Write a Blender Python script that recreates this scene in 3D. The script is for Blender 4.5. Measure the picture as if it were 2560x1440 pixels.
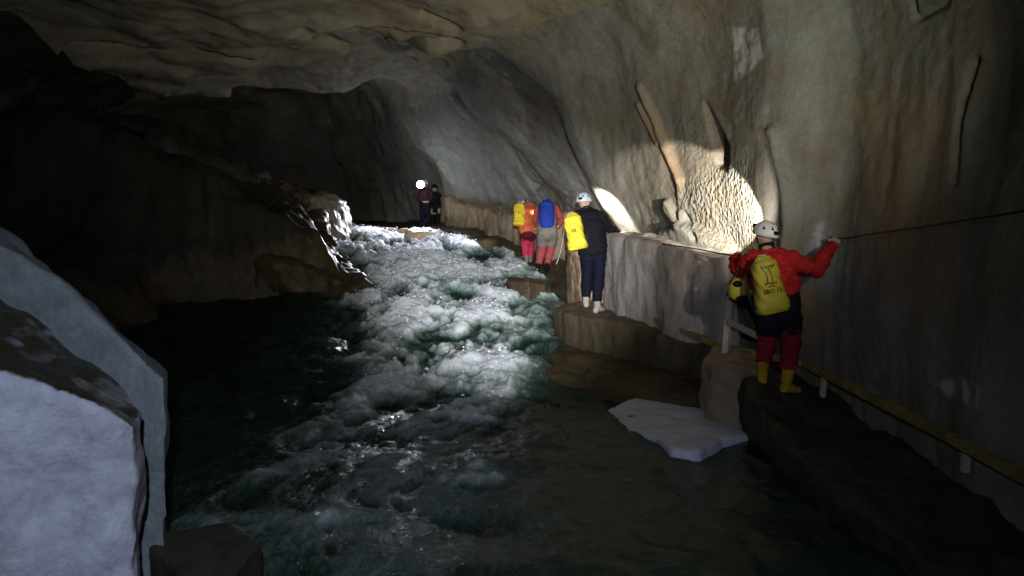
import bpy, bmesh, math, random
import numpy as np
from mathutils import Vector, Matrix

random.seed(7)
scene = bpy.context.scene
for o in list(bpy.data.objects):
    bpy.data.objects.remove(o)
COL = scene.collection

# ------------------------------------------------------------------ camera
F = 1828.0                      # focal length in photo pixels (2560 wide)
TH = math.atan(180.0 / F)       # camera tilted down a little
cam_d = bpy.data.cameras.new('camera')
cam_d.sensor_width = 36.0
cam_d.lens = 36.0 * F / 2560.0
cam_d.clip_start = 0.05
cam_d.clip_end = 300
cam = bpy.data.objects.new('camera', cam_d)
COL.objects.link(cam)
cam.rotation_euler = (math.pi / 2 - TH, 0, 0)
scene.camera = cam

# ------------------------------------------------------------------ world (underground: no sky reaches the passage)
w = bpy.data.worlds.new('World')
scene.world = w
w.use_nodes = True
bg = w.node_tree.nodes.get('Background') or w.node_tree.nodes.new('ShaderNodeBackground')
bg.inputs[0].default_value = (0.5, 0.6, 0.7, 1)
bg.inputs[1].default_value = 0.0

scene.view_settings.view_transform = 'Standard'
scene.view_settings.look = 'None'
scene.view_settings.exposure = 0.0
scene.view_settings.gamma = 1.0
scene.cycles.use_denoising = True
scene.cycles.max_bounces = 4
scene.cycles.diffuse_bounces = 3
scene.cycles.glossy_bounces = 2
scene.cycles.transmission_bounces = 2
scene.cycles.volume_bounces = 0
scene.cycles.use_adaptive_sampling = True
scene.cycles.adaptive_threshold = 0.02
scene.cycles.sample_clamp_indirect = 4.0
scene.cycles.sample_clamp_direct = 0.0

FW = np.array([0, math.cos(TH), -math.sin(TH)])
UP = np.array([0, math.sin(TH), math.cos(TH)])
RT = np.array([1.0, 0, 0])


def ray(px, py):
    return RT * (px - 1280) / F + UP * (720 - py) / F + FW


def W(px, py, Y):
    d = ray(px, py)
    return Vector(d * (Y / d[1]))


def WZ(px, py, z):
    d = ray(px, py)
    return Vector(d * (z / d[2]))


def project(P):
    """world points -> photo pixels, used only to look up where a feature sits on the rock"""
    dx, dy, dz = P @ RT, P @ FW, P @ UP
    dy = np.where(dy < 0.05, 0.05, dy)
    return 1280 + dx / dy * F, 720 - dz / dy * F


# ------------------------------------------------------------------ the cavers' lamps, plus an added spill light
def spot(name, loc, target, watts, deg, blend, color, size=0.02):
    d = bpy.data.lights.new(name, 'SPOT')
    d.energy = watts
    d.spot_size = math.radians(deg)
    d.spot_blend = blend
    d.color = color
    d.shadow_soft_size = size
    o = bpy.data.objects.new(name, d)
    COL.objects.link(o)
    o.location = loc
    o.rotation_euler = (Vector(target) - Vector(loc)).to_track_quat('-Z', 'Y').to_euler()
    return o


COOL = (0.86, 0.92, 1.0)
WARM = (1.0, 0.90, 0.74)
# the photographer's helmet lamp: a beam and a wide flood
spot('headlamp_beam', (0.06, -0.22, 0.40), W(1265, 650, 14), 8200, 25, 1.0, (0.95, 0.97, 1.0), 0.03)
spot('headlamp_flood', (0.0, -0.22, 0.40), W(560, 1120, 3.6), 430, 120, 1.0, (0.68, 0.78, 1.0), 0.03)
# spill light added by the right wall, just out of view, no caver there
spot('added_spill_lamp', (2.35, 2.4, 0.32), W(1310, 140, 11), 880, 74, 1.0, (1.0, 0.95, 0.74), 0.03)
# the other cavers' lamps
L1 = W(1886, 568, 7.72)
spot('headlamp_red_beam', L1, W(1830, 535, 8.75), 620, 47, 0.2, (1.0, 0.93, 0.80), 0.012)
spot('headlamp_red_flood', L1, W(1720, 430, 9.4), 24, 120, 0.4, WARM, 0.012)
L2 = W(1476, 503, 11.14)
spot('headlamp_navy_caver', L2, W(1545, 570, 11.9), 230, 110, 0.5, (1.0, 0.93, 0.80), 0.02)
L3 = W(1366, 520, 16.5)
spot('headlamp_blue_pack', L3, W(1050, 640, 18.5), 260, 70, 0.8, WARM, 0.02)
L4 = W(1310, 516, 17.3)
spot('headlamp_orange_caver', L4, W(940, 615, 20.0), 1100, 70, 0.8, (0.92, 0.92, 1.0), 0.02)
L5 = W(1051, 461, 23.40)
spot('headlamp_far_caver', L5, W(950, 650, 20.0), 2800, 60, 0.7, (0.86, 0.88, 1.0), 0.04)


# ------------------------------------------------------------------ noise
_r = np.random.RandomState(11)
_perm = np.concatenate([_r.permutation(256)] * 3)
_g = _r.normal(size=(256, 3))
_g /= np.linalg.norm(_g, axis=1)[:, None]


def pn(P):
    P = np.asarray(P, float)
    i = np.floor(P).astype(int)
    f = P - i
    u = f * f * f * (f * (f * 6 - 15) + 10)
    i &= 255
    out = 0
    for a in (0, 1):
        for b in (0, 1):
            for c in (0, 1):
                h = _perm[_perm[_perm[(i[:, 0] + a) & 255] + ((i[:, 1] + b) & 255)] + ((i[:, 2] + c) & 255)]
                g = _g[h]
                d = (g * (f - np.array([a, b, c]))).sum(1)
                wx = u[:, 0] if a else 1 - u[:, 0]
                wy = u[:, 1] if b else 1 - u[:, 1]
                wz = u[:, 2] if c else 1 - u[:, 2]
                out = out + d * wx * wy * wz
    return out * 1.6


def fbm(P, s, octv=4, gain=0.5, ridge=False):
    P = np.asarray(P, float) * s
    a, out = 1.0, np.zeros(len(P))
    for k in range(octv):
        n = pn(P + k * 17.3)
        if ridge:
            n = 1 - 2 * np.abs(n)
        out += a * n
        P = P * 2.03
        a *= gain
    return out


def sstep(a, b, x):
    t = np.clip((x - a) / (b - a), 0, 1)
    return t * t * (3 - 2 * t)


# ------------------------------------------------------------------ materials
class NT:
    def __init__(self, name):
        self.m = bpy.data.materials.new(name)
        self.m.use_nodes = True
        self.t = self.m.node_tree
        self.t.nodes.clear()
        self.out = self.n('ShaderNodeOutputMaterial')
        self.b = self.n('ShaderNodeBsdfPrincipled')
        self.l(self.b.outputs[0], self.out.inputs[0])

    def n(self, typ, **kw):
        x = self.t.nodes.new(typ)
        for k, v in kw.items():
            setattr(x, k, v)
        return x

    def l(self, a, b):
        self.t.links.new(a, b)

    def noise(self, scale, detail=4, rough=0.55, vec=None, dist=0.0):
        x = self.n('ShaderNodeTexNoise')
        x.inputs['Scale'].default_value = scale
        x.inputs['Detail'].default_value = detail
        x.inputs['Roughness'].default_value = rough
        x.inputs['Distortion'].default_value = dist
        if vec is not None:
            self.l(vec, x.inputs['Vector'])
        return x.outputs[0]

    def pos(self, sx=1, sy=1, sz=1, src='Object'):
        tc = self.n('ShaderNodeTexCoord')
        m = self.n('ShaderNodeMapping')
        m.inputs['Scale'].default_value = (sx, sy, sz)
        self.l(tc.outputs[src], m.inputs['Vector'])
        return m.outputs[0]

    def ramp(self, fac, stops):
        r = self.n('ShaderNodeValToRGB')
        e = r.color_ramp.elements
        while len(e) < len(stops):
            e.new(0.5)
        for x, (p, c) in zip(e, stops):
            x.position = p
            x.color = (*c, 1) if len(c) == 3 else c
        self.l(fac, r.inputs[0])
        return r.outputs[0]

    def mix(self, fac, a, b, mode='MIX'):
        x = self.n('ShaderNodeMix', data_type='RGBA', blend_type=mode)
        for s, v in ((x.inputs[0], fac), (x.inputs[6], a), (x.inputs[7], b)):
            if isinstance(v, (int, float)):
                s.default_value = v
            elif isinstance(v, tuple):
                s.default_value = (*v, 1) if len(v) == 3 else v
            else:
                self.l(v, s)
        return x.outputs[2]

    def math(self, op, a, b=0.0, clamp=False):
        x = self.n('ShaderNodeMath', operation=op, use_clamp=clamp)
        for s, v in ((x.inputs[0], a), (x.inputs[1], b)):
            if isinstance(v, (int, float)):
                s.default_value = v
            else:
                self.l(v, s)
        return x.outputs[0]

    def attr(self, name):
        x = self.n('ShaderNodeAttribute')
        x.attribute_name = name
        return x.outputs['Fac']

    def bump(self, h, strength=0.5, dist=0.02, prev=None):
        x = self.n('ShaderNodeBump')
        x.inputs['Strength'].default_value = strength if isinstance(strength, (int, float)) else 1
        if not isinstance(strength, (int, float)):
            self.l(strength, x.inputs['Strength'])
        x.inputs['Distance'].default_value = dist
        self.l(h, x.inputs['Height'])
        if prev is not None:
            self.l(prev, x.inputs['Normal'])
        return x.outputs[0]

    def set(self, **kw):
        for k, v in kw.items():
            s = self.b.inputs[k.replace('_', ' ')]
            if isinstance(v, (int, float)):
                s.default_value = v
            elif isinstance(v, tuple):
                s.default_value = (*v, 1) if len(v) == 3 else v
            else:
                self.l(v, s)
        return self.m


def rock_mat(name, light, brown, dark, stain=0.5, streak=True, rough=(0.35, 0.75), bump=0.6, scallop=False, mud=None, fine=1.0):
    t = NT(name)
    p = t.pos()
    big = t.noise(0.55, 5, 0.6, p, 0.4)
    med = t.noise(2.6, 6, 0.65, p, 0.3)
    fin = t.noise(24, 5, 0.6, p)
    c = t.ramp(t.math('ADD', t.math('MULTIPLY', big, 0.6), t.math('MULTIPLY', med, 0.4)),
               [(0.36, brown), (0.50, tuple((a + b) / 2 for a, b in zip(light, brown))), (0.62, light)])
    if streak:
        sv = t.noise(1.0, 5, 0.6, t.pos(3.2, 3.2, 0.28), 0.6)
        sm = t.ramp(sv, [(0.50, (0, 0, 0)), (0.68, (1, 1, 1))])
        c = t.mix(t.math('MULTIPLY', sm, stain), c, dark)
        sv2 = t.noise(1.0, 4, 0.6, t.pos(5.5, 5.5, 0.22), 0.3)
        sm2 = t.ramp(sv2, [(0.56, (0, 0, 0)), (0.72, (1, 1, 1))])
        c = t.mix(t.math('MULTIPLY', sm2, 0.16), c, tuple(min(1, v * 1.35) for v in light))
    else:
        sm = t.ramp(t.noise(1.6, 5, 0.65, p, 0.8), [(0.48, (0, 0, 0)), (0.66, (1, 1, 1))])
        c = t.mix(t.math('MULTIPLY', sm, stain), c, dark)
    c = t.mix(0.35, c, t.ramp(fin, [(0.3, (0.35, 0.35, 0.35)), (0.7, (1, 1, 1))]), 'MULTIPLY')
    if scallop:
        pale = t.attr('pale')
        c = t.mix(pale, c, (0.62, 0.63, 0.68))
        br = t.attr('ochre')
        c = t.mix(br, c, (0.42, 0.25, 0.11))
        c = t.mix(t.attr('hole_shade'), c, (0.06, 0.04, 0.022))
    if mud is not None:
        g = t.n('ShaderNodeNewGeometry')
        sx = t.n('ShaderNodeSeparateXYZ')
        t.l(g.outputs['Normal'], sx.inputs[0])
        up = t.math('ADD', sx.outputs[2], t.math('MULTIPLY', t.math('SUBTRACT', med, 0.5), 0.5))
        mm = t.ramp(up, [(0.55, (0, 0, 0)), (0.78, (1, 1, 1))])
        c = t.mix(mm, c, mud)
    r = t.ramp(t.noise(3.5, 4, 0.6, p), [(0.35, (rough[0],) * 3), (0.65, (rough[1],) * 3)])
    if mud is not None:
        r = t.mix(mm, r, (0.32, 0.32, 0.32))
    b = t.bump(t.noise(7, 6, 0.62, p, 0.2), bump, 0.035)
    b = t.bump(fin, bump * 0.7 * fine, 0.008, b)
    if scallop:
        v = t.n('ShaderNodeTexVoronoi', feature='SMOOTH_F1')
        v.inputs['Scale'].default_value = 21
        v.inputs['Smoothness'].default_value = 0.35
        pn_ = t.n('ShaderNodeMix', data_type='RGBA', blend_type='ADD')
        mp = t.pos(1, 1, 0.75)
        nz = t.n('ShaderNodeTexNoise')
        nz.inputs['Scale'].default_value = 6
        t.l(mp, nz.inputs['Vector'])
        pn_.inputs[0].default_value = 0.12
        t.l(mp, pn_.inputs[6])
        t.l(nz.outputs[1], pn_.inputs[7])
        t.l(pn_.outputs[2], v.inputs['Vector'])
        b = t.bump(v.outputs[0], t.attr('scallop'), 0.038, b)
    return t.set(Base_Color=c, Roughness=r, Normal=b, Specular_IOR_Level=0.28)


M = {}
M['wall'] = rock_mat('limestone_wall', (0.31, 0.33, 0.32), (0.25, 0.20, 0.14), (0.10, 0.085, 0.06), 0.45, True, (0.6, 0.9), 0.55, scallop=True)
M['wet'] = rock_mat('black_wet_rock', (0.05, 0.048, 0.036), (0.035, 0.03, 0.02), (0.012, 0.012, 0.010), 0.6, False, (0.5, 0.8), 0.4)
M['ceil'] = rock_mat('limestone_ceiling', (0.38, 0.37, 0.30), (0.33, 0.26, 0.17), (0.15, 0.13, 0.09), 0.4, False, (0.5, 0.8), 0.6)
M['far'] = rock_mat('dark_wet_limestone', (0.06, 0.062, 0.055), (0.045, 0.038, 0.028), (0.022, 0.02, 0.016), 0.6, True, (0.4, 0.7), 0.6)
M['bed'] = rock_mat('brown_river_rock', (0.085, 0.065, 0.036), (0.065, 0.046, 0.024), (0.022, 0.02, 0.014), 0.6, False, (0.3, 0.65), 0.8)
M['pale'] = rock_mat('pale_limestone', (0.44, 0.40, 0.39), (0.34, 0.29, 0.26), (0.17, 0.14, 0.13), 0.6, True, (0.5, 0.85), 0.5)
M['tan'] = rock_mat('tan_limestone', (0.36, 0.28, 0.18), (0.28, 0.20, 0.12), (0.10, 0.08, 0.05), 0.5, False, (0.5, 0.8), 0.6)
M['grey'] = rock_mat('grey_limestone_muddy', (0.42, 0.43, 0.50), (0.36, 0.36, 0.40), (0.17, 0.17, 0.19), 0.65, False, (0.55, 0.85), 0.7, mud=(0.032, 0.028, 0.012))
M['grey2'] = rock_mat('grey_green_limestone', (0.23, 0.26, 0.28), (0.18, 0.20, 0.20), (0.10, 0.11, 0.11), 0.5, False, (0.55, 0.85), 0.7)
M['slab'] = rock_mat('pale_slab', (0.68, 0.69, 0.80), (0.60, 0.60, 0.70), (0.42, 0.42, 0.48), 0.4, False, (0.4, 0.7), 0.3)
M['dark'] = rock_mat('dark_brown_rock', (0.095, 0.078, 0.05), (0.07, 0.052, 0.03), (0.028, 0.025, 0.018), 0.6, True, (0.35, 0.7), 0.8)


def cloth(name, col, dirt=0.35, rough=0.8, dcol=None, scale=9):
    t = NT(name)
    p = t.pos()
    n = t.ramp(t.noise(scale, 5, 0.65, p, 0.4), [(0.42, (0, 0, 0)), (0.70, (1, 1, 1))])
    c = t.mix(t.math('MULTIPLY', n, dirt), col, dcol or tuple(v * 0.35 + 0.012 for v in col))
    b = t.bump(t.noise(260, 2, 0.5, p), 0.25, 0.002)
    b = t.bump(t.noise(16, 4, 0.6, p, 0.5), 0.5, 0.015, b)
    return t.set(Base_Color=c, Roughness=rough, Normal=b, Specular_IOR_Level=0.15)


M['red'] = cloth('red_cordura', (0.42, 0.018, 0.02))
M['redtr'] = cloth('dark_red_trousers', (0.30, 0.014, 0.03))
M['navy'] = cloth('navy_fabric', (0.007, 0.009, 0.018))
M['navytr'] = cloth('navy_trousers', (0.004, 0.005, 0.017))
M['black'] = cloth('black_fabric', (0.006, 0.006, 0.009))
M['dkred'] = cloth('dark_red_suit', (0.035, 0.008, 0.012))
M['maroon'] = cloth('maroon_shorts', (0.10, 0.012, 0.02))
M['orange'] = cloth('orange_oversuit', (0.62, 0.14, 0.055), 0.3)
M['pink'] = cloth('pink_red_trousers', (0.60, 0.045, 0.10), 0.3)
M['rose'] = cloth('faded_rose_trousers', (0.42, 0.07, 0.08), 0.6, dcol=(0.2, 0.10, 0.08))
M['greycl'] = cloth('muddy_grey_fabric', (0.22, 0.20, 0.17), 0.5)
M['skin'] = cloth('skin', (0.50, 0.30, 0.22), 0.1, 0.55)
M['glove'] = cloth('pale_glove', (0.42, 0.38, 0.33), 0.3, 0.7)
M['boot'] = cloth('yellow_rubber_boot', (0.55, 0.32, 0.015), 0.5, 0.4, dcol=(0.10, 0.07, 0.02))
M['shoe'] = cloth('muddy_pale_shoe', (0.40, 0.36, 0.30), 0.5)
M['sole'] = cloth('black_sole', (0.015, 0.015, 0.015), 0.2, 0.6)
M['yellow'] = cloth('yellow_pvc', (0.72, 0.56, 0.04), 0.35, 0.42, dcol=(0.36, 0.26, 0.04), scale=7)
M['olive'] = cloth('dirty_yellow_pvc', (0.40, 0.34, 0.035), 0.4, 0.42, dcol=(0.22, 0.17, 0.03), scale=7)
M['blue'] = cloth('blue_pack_fabric', (0.02, 0.05, 0.36), 0.3)
M['helmet'] = cloth('white_helmet_plastic', (0.72, 0.73, 0.78), 0.25, 0.35, dcol=(0.4, 0.38, 0.36))
M['helmet_g'] = cloth('pale_blue_helmet_plastic', (0.55, 0.62, 0.68), 0.3, 0.35, dcol=(0.3, 0.3, 0.32))
M['webbing'] = cloth('black_webbing', (0.02, 0.02, 0.02), 0.3)
M['ink'] = cloth('black_print', (0.008, 0.008, 0.008), 0.0)
M['cord'] = cloth('white_cord', (0.6, 0.6, 0.58), 0.4)
M['rope'] = cloth('brown_rope', (0.07, 0.05, 0.035), 0.4)
M['steel'] = cloth('mossy_yellow_rail', (0.34, 0.27, 0.09), 0.7, 0.6, dcol=(0.03, 0.03, 0.02), scale=5)
M['wood'] = cloth('pale_peeled_wood', (0.55, 0.47, 0.36), 0.5, 0.7, dcol=(0.3, 0.24, 0.17), scale=6)
M['metal'] = NT('steel_hardware').set(Base_Color=(0.6, 0.6, 0.6), Metallic=1.0, Roughness=0.3)
M['eye'] = NT('eye_dark').set(Base_Color=(0.02, 0.015, 0.01), Roughness=0.1)


def emis(name, col, s):
    t = NT(name)
    return t.set(Base_Color=(0.8, 0.8, 0.8), Emission_Color=col, Emission_Strength=s)


M['lamp_far'] = emis('lit_lamp_lens', (0.92, 0.95, 1.0), 45.0)
M['lamp'] = emis('headlamp_lens', (1.0, 0.93, 0.8), 8.0)


# ------------------------------------------------------------------ object helpers
def tag(o, label=None, cat=None, group=None, kind=None):
    if label:
        o['label'] = label
    if cat:
        o['category'] = cat
    if group:
        o['group'] = group
    if kind:
        o['kind'] = kind
    return o


def link(name, me, mat=None, parent=None, smooth=True):
    o = bpy.data.objects.new(name, me)
    COL.objects.link(o)
    if mat is not None:
        me.materials.clear()
        me.materials.append(mat)
    if smooth:
        me.polygons.foreach_set('use_smooth', [True] * len(me.polygons))
    if parent is not None:
        o.parent = parent
        o.matrix_parent_inverse = Matrix.Translation(parent.location).inverted()
    return o


def empty(name, loc):
    o = bpy.data.objects.new(name, None)
    o.empty_display_size = 0.1
    o.location = loc
    COL.objects.link(o)
    return o


def bm_mesh(bm, name='m'):
    bmesh.ops.recalc_face_normals(bm, faces=bm.faces)
    me = bpy.data.meshes.new(name)
    bm.to_mesh(me)
    bm.free()
    return me


def np_mesh(name, V, Fc):
    me = bpy.data.meshes.new(name)
    me.from_pydata([tuple(v) for v in V], [], [tuple(f) for f in Fc])
    me.update()
    return me


def grid_mesh(name, P):
    """P: (nu,nv,3) -> quad mesh"""
    nu, nv = P.shape[:2]
    me = bpy.data.meshes.new(name)
    idx = np.arange(nu * nv).reshape(nu, nv)
    q = np.stack([idx[:-1, :-1], idx[1:, :-1], idx[1:, 1:], idx[:-1, 1:]], -1).reshape(-1)
    nf = (nu - 1) * (nv - 1)
    me.vertices.add(nu * nv)
    me.vertices.foreach_set('co', P.reshape(-1).astype(np.float32))
    me.loops.add(nf * 4)
    me.loops.foreach_set('vertex_index', q.astype(np.int32))
    me.polygons.add(nf)
    me.polygons.foreach_set('loop_start', np.arange(0, nf * 4, 4, dtype=np.int32))
    me.polygons.foreach_set('loop_total', np.full(nf, 4, dtype=np.int32))
    me.update(calc_edges=True)
    me.validate()
    return me


def fattr(me, name, vals):
    a = me.attributes.new(name, 'FLOAT', 'POINT')
    a.data.foreach_set('value', np.asarray(vals, np.float32).reshape(-1))


def get_co(me):
    a = np.zeros(len(me.vertices) * 3, np.float32)
    me.vertices.foreach_get('co', a)
    return a.reshape(-1, 3).astype(float)


def get_no(me):
    a = np.zeros(len(me.vertices) * 3, np.float32)
    me.vertices.foreach_get('normal', a)
    return a.reshape(-1, 3).astype(float)


def set_co(me, co):
    me.vertices.foreach_set('co', np.asarray(co, np.float32).reshape(-1))
    me.update()


def remesh(me, voxel, smooth=0, factor=0.5):
    o = bpy.data.objects.new('tmp', me)
    COL.objects.link(o)
    m = o.modifiers.new('r', 'REMESH')
    m.mode = 'VOXEL'
    m.voxel_size = voxel
    if smooth:
        s = o.modifiers.new('s', 'SMOOTH')
        s.iterations = smooth
        s.factor = factor
    dg = bpy.context.evaluated_depsgraph_get()
    dg.update()
    r = bpy.data.meshes.new_from_object(o.evaluated_get(dg))
    bpy.data.objects.remove(o)
    return r


def tube(bm, pts, rad, side=None, n=12, cap=True):
    """closed loft along pts; rad: list of r or (a,b); a is along side"""
    pts = [Vector(p) for p in pts]
    rings = []
    prev = None
    for k, p in enumerate(pts):
        if k == 0:
            t = pts[1] - pts[0]
        elif k == len(pts) - 1:
            t = pts[-1] - pts[-2]
        else:
            t = (pts[k + 1] - p).normalized() + (p - pts[k - 1]).normalized()
        t.normalize()
        s = Vector(side) if side is not None else (prev if prev is not None else (Vector((1, 0, 0)) if abs(t.x) < 0.8 else Vector((0, 0, 1))))
        s = (s - t * s.dot(t)).normalized()
        prev = s
        b = t.cross(s)
        r = rad[k]
        ra, rb = (r, r) if isinstance(r, (int, float)) else r
        rings.append((p, t, s, b, ra, rb))
    if cap:
        p, t, s, b, ra, rb = rings[0]
        q = min(ra, rb)
        ext0 = [(p - t * q * 0.85, t, s, b, ra * 0.45, rb * 0.45), (p - t * q * 0.5, t, s, b, ra * 0.82, rb * 0.82)]
        p, t, s, b, ra, rb = rings[-1]
        q = min(ra, rb)
        ext1 = [(p + t * q * 0.5, t, s, b, ra * 0.82, rb * 0.82), (p + t * q * 0.85, t, s, b, ra * 0.45, rb * 0.45)]
        rings = ext0 + rings + ext1
    vs = []
    for p, t, s, b, ra, rb in rings:
        vs.append([bm.verts.new(p + s * (ra * math.cos(2 * math.pi * j / n)) + b * (rb * math.sin(2 * math.pi * j / n))) for j in range(n)])
    for k in range(len(vs) - 1):
        for j in range(n):
            bm.faces.new((vs[k][j], vs[k][(j + 1) % n], vs[k + 1][(j + 1) % n], vs[k + 1][j]))
    bm.faces.new(vs[0][::-1])
    bm.faces.new(vs[-1])


def smooth_path(pts, n=8):
    pts = [Vector(p) for p in pts]
    P = [pts[0] * 2 - pts[1]] + pts + [pts[-1] * 2 - pts[-2]]
    out = []
    for i in range(1, len(P) - 2):
        for k in range(n):
            t = k / n
            a, b, c, d = P[i - 1], P[i], P[i + 1], P[i + 2]
            out.append(0.5 * ((2 * b) + (c - a) * t + (2 * a - 5 * b + 4 * c - d) * t * t + (3 * b - a - 3 * c + d) * t ** 3))
    out.append(pts[-1])
    return out


def rope(name, pts, r, mat, parent=None, n=8, seg=6):
    bm = bmesh.new()
    sp = smooth_path(pts, n)
    tube(bm, sp, [r] * len(sp), n=seg)
    return link(name, bm_mesh(bm), mat, parent)


def box_bm(bm, c, ax, ay, az, hx, hy, hz, bevel=0.0):
    c, ax, ay, az = Vector(c), Vector(ax).normalized(), Vector(ay).normalized(), Vector(az).normalized()
    r = bmesh.ops.create_cube(bm, size=2.0)
    for v in r['verts']:
        v.co = c + ax * (v.co.x * hx) + ay * (v.co.y * hy) + az * (v.co.z * hz)
    if bevel:
        es = list({e for v in r['verts'] for e in v.link_edges})
        bmesh.ops.bevel(bm, geom=es, offset=bevel, segments=2, affect='EDGES', profile=0.6)


# ------------------------------------------------------------------ the cave passage: lofted cross sections
# each station: y, x of the right wall at z = -2.9,-1.6,-.6,.3,1.1,1.9,2.5 ; then ceiling / left wall points (x,z)
ST = [
    (-6.0, [3.2, 3.2, 3.2, 3.2, 3.1, 2.9, 2.3], [(1.2, 3.1), (-1, 3.4), (-4, 3.2), (-6.3, 2.2), (-6.8, 0), (-6.8, -3)]),
    (0.0, [3.4, 3.4, 3.45, 3.5, 3.5, 3.45, 3.3], [(2.5, 3.5), (-1, 3.7), (-4.5, 3.5), (-7, 2.5), (-7.4, 0), (-7.4, -3)]),
    (5.0, [3.35, 3.35, 3.4, 3.5, 3.55, 3.5, 3.4], [(2.6, 3.6), (-1, 3.8), (-5, 3.5), (-7.6, 2.5), (-8, 0), (-8, -3)]),
    (7.4, [3.35, 3.35, 3.38, 3.4, 3.42, 3.4, 3.25], [(2.3, 3.4), (-1, 3.6), (-5, 3.4), (-8.3, 2.5), (-8.7, 0), (-8.7, -3)]),
    (8.2, [3.35, 3.25, 2.88, 2.78, 2.78, 2.8, 2.65], [(1.8, 3.25), (-1, 3.5), (-5, 3.35), (-8.4, 2.55), (-8.9, 0), (-8.9, -3)]),
    (9.0, [3.3, 3.2, 2.78, 2.66, 2.62, 2.5, 2.2], [(1.4, 3.1), (-1, 3.35), (-5, 3.3), (-8.6, 2.6), (-9.2, 0), (-9.2, -3)]),
    (10.5, [2.85, 2.85, 2.35, 2.05, 1.8, 1.5, 1.0], [(0.2, 2.9), (-1.5, 3.15), (-5, 3.2), (-9, 2.7), (-9.5, 0), (-9.5, -3)]),
    (11.9, [2.3, 2.3, 1.92, 1.35, 1.0, 0.6, -0.1], [(-0.9, 2.9), (-2.5, 3.05), (-5, 3.15), (-9, 2.7), (-10, 0), (-10, -3)]),
    (12.35, [2.45, 2.45, 2.3, 2.0, 1.7, 1.25, 0.4], [(-0.6, 3.1), (-2.5, 3.15), (-5, 3.2), (-9, 2.7), (-10, 0), (-10, -3)]),
    (14.0, [2.3, 2.3, 2.15, 1.9, 1.5, 0.9, 0.0], [(-1.1, 3.3), (-3, 3.35), (-5.6, 3.25), (-9.4, 2.7), (-10.3, 0), (-10.3, -3)]),
    (16.2, [1.55, 1.55, 1.45, 1.2, 0.45, -0.35, -1.05], [(-1.9, 3.25), (-3.6, 3.3), (-6.2, 3.2), (-10, 2.7), (-10.8, 0), (-10.8, -3)]),
    (16.6, [1.6, 1.6, 1.5, 1.3, 0.75, 0.05, -0.8], [(-1.8, 3.35), (-3.6, 3.4), (-6.4, 3.25), (-10, 2.7), (-10.9, 0), (-10.9, -3)]),
    (20.0, [0.5, 0.5, 0.3, 0.1, -0.3, -0.9, -1.7], [(-2.7, 3.6), (-4.6, 3.65), (-7.6, 3.5), (-11.5, 3.0), (-12.5, 0), (-12.5, -3)]),
    (24.0, [-1.4, -1.5, -1.7, -1.9, -2.2, -2.7, -3.3], [(-4.3, 4.3), (-6.5, 4.5), (-9.5, 4.4), (-13.5, 3.6), (-15, 0), (-15, -3)]),
    (28.0, [-4.0, -4.1, -4.2, -4.3, -4.6, -5.0, -5.6], [(-6.6, 4.6), (-9, 4.8), (-12.5, 4.7), (-16.5, 3.8), (-18, 0), (-18, -3)]),
    (34.0, [-11, -11, -11.1, -11.2, -11.5, -12, -12.6], [(-13.6, 4.4), (-15, 4.6), (-18, 4.4), (-21, 3.6), (-22.5, 0), (-22.5, -3)]),
    (40.0, [-19, -19, -19, -19, -19.1, -19.3, -19.6], [(-20, 4.0), (-20.6, 4.2), (-22, 4.1), (-24, 3.4), (-25, 0), (-25, -3)]),
]
ZR = [-2.9, -1.6, -0.6, 0.3, 1.1, 1.9, 2.5]
sy = np.array([s[0] for s in ST])
CP = np.array([[(x, z) for x, z in zip(s[1], ZR)] + s[2] for s in ST])      # (S,13,2)


def pchip(x, y, xi):
    """monotone cubic interpolation; y (S,...)"""
    h = np.diff(x)
    sh = (-1,) + (1,) * (y.ndim - 1)
    d = np.diff(y, axis=0) / h.reshape(sh)
    m = np.zeros_like(y)
    m[0], m[-1] = d[0], d[-1]
    w1 = (2 * h[1:] + h[:-1]).reshape(sh)
    w2 = (h[1:] + 2 * h[:-1]).reshape(sh)
    ok = d[:-1] * d[1:] > 0
    with np.errstate(divide='ignore', invalid='ignore'):
        hm = (w1 + w2) / (w1 / d[:-1] + w2 / d[1:])
    m[1:-1] = np.where(ok, hm, 0)
    k = np.clip(np.searchsorted(x, xi) - 1, 0, len(x) - 2)
    t = ((xi - x[k]) / h[k]).reshape(sh)
    hk = h[k].reshape(sh)
    return ((1 + 2 * t) * (1 - t) ** 2 * y[k] + t * (1 - t) ** 2 * hk * m[k] + t * t * (3 - 2 * t) * y[k + 1] + t * t * (t - 1) * hk * m[k + 1])


ys = np.concatenate([np.arange(-6, 4, 0.25), np.arange(4, 12.6, 0.028), np.arange(12.6, 20, 0.055), np.arange(20, 30, 0.11), np.arange(30, 40.01, 0.3)])
prof = pchip(sy, CP, ys)                       # (U,13,2)
tv = np.concatenate([np.linspace(0, 6.5, 260)[:-1], np.linspace(6.5, 9.6, 170)[:-1], np.linspace(9.6, 12, 70)])
NW, NC = 259, 259 + 169
ext = np.concatenate([2 * prof[:, :1] - prof[:, 1:2], prof, 2 * prof[:, -1:] - prof[:, -2:-1]], 1)
kk = np.clip(np.floor(tv).astype(int), 0, 11)
tt = (tv - kk)[None, :, None]
a, b, c, d = ext[:, kk], ext[:, kk + 1], ext[:, kk + 2], ext[:, kk + 3]
XZ = 0.5 * (2 * b + (c - a) * tt + (2 * a - 5 * b + 4 * c - d) * tt ** 2 + (3 * b - a - 3 * c + d) * tt ** 3)
P0 = np.empty(XZ.shape[:2] + (3,))
P0[..., 0], P0[..., 2] = XZ[..., 0], XZ[..., 1]
P0[..., 1] = ys[:, None]


def grid_normals(P):
    du = np.gradient(P, axis=0)
    dv = np.gradient(P, axis=1)
    n = np.cross(du, dv)
    n /= np.linalg.norm(n, axis=2)[..., None] + 1e-9
    return n


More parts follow.
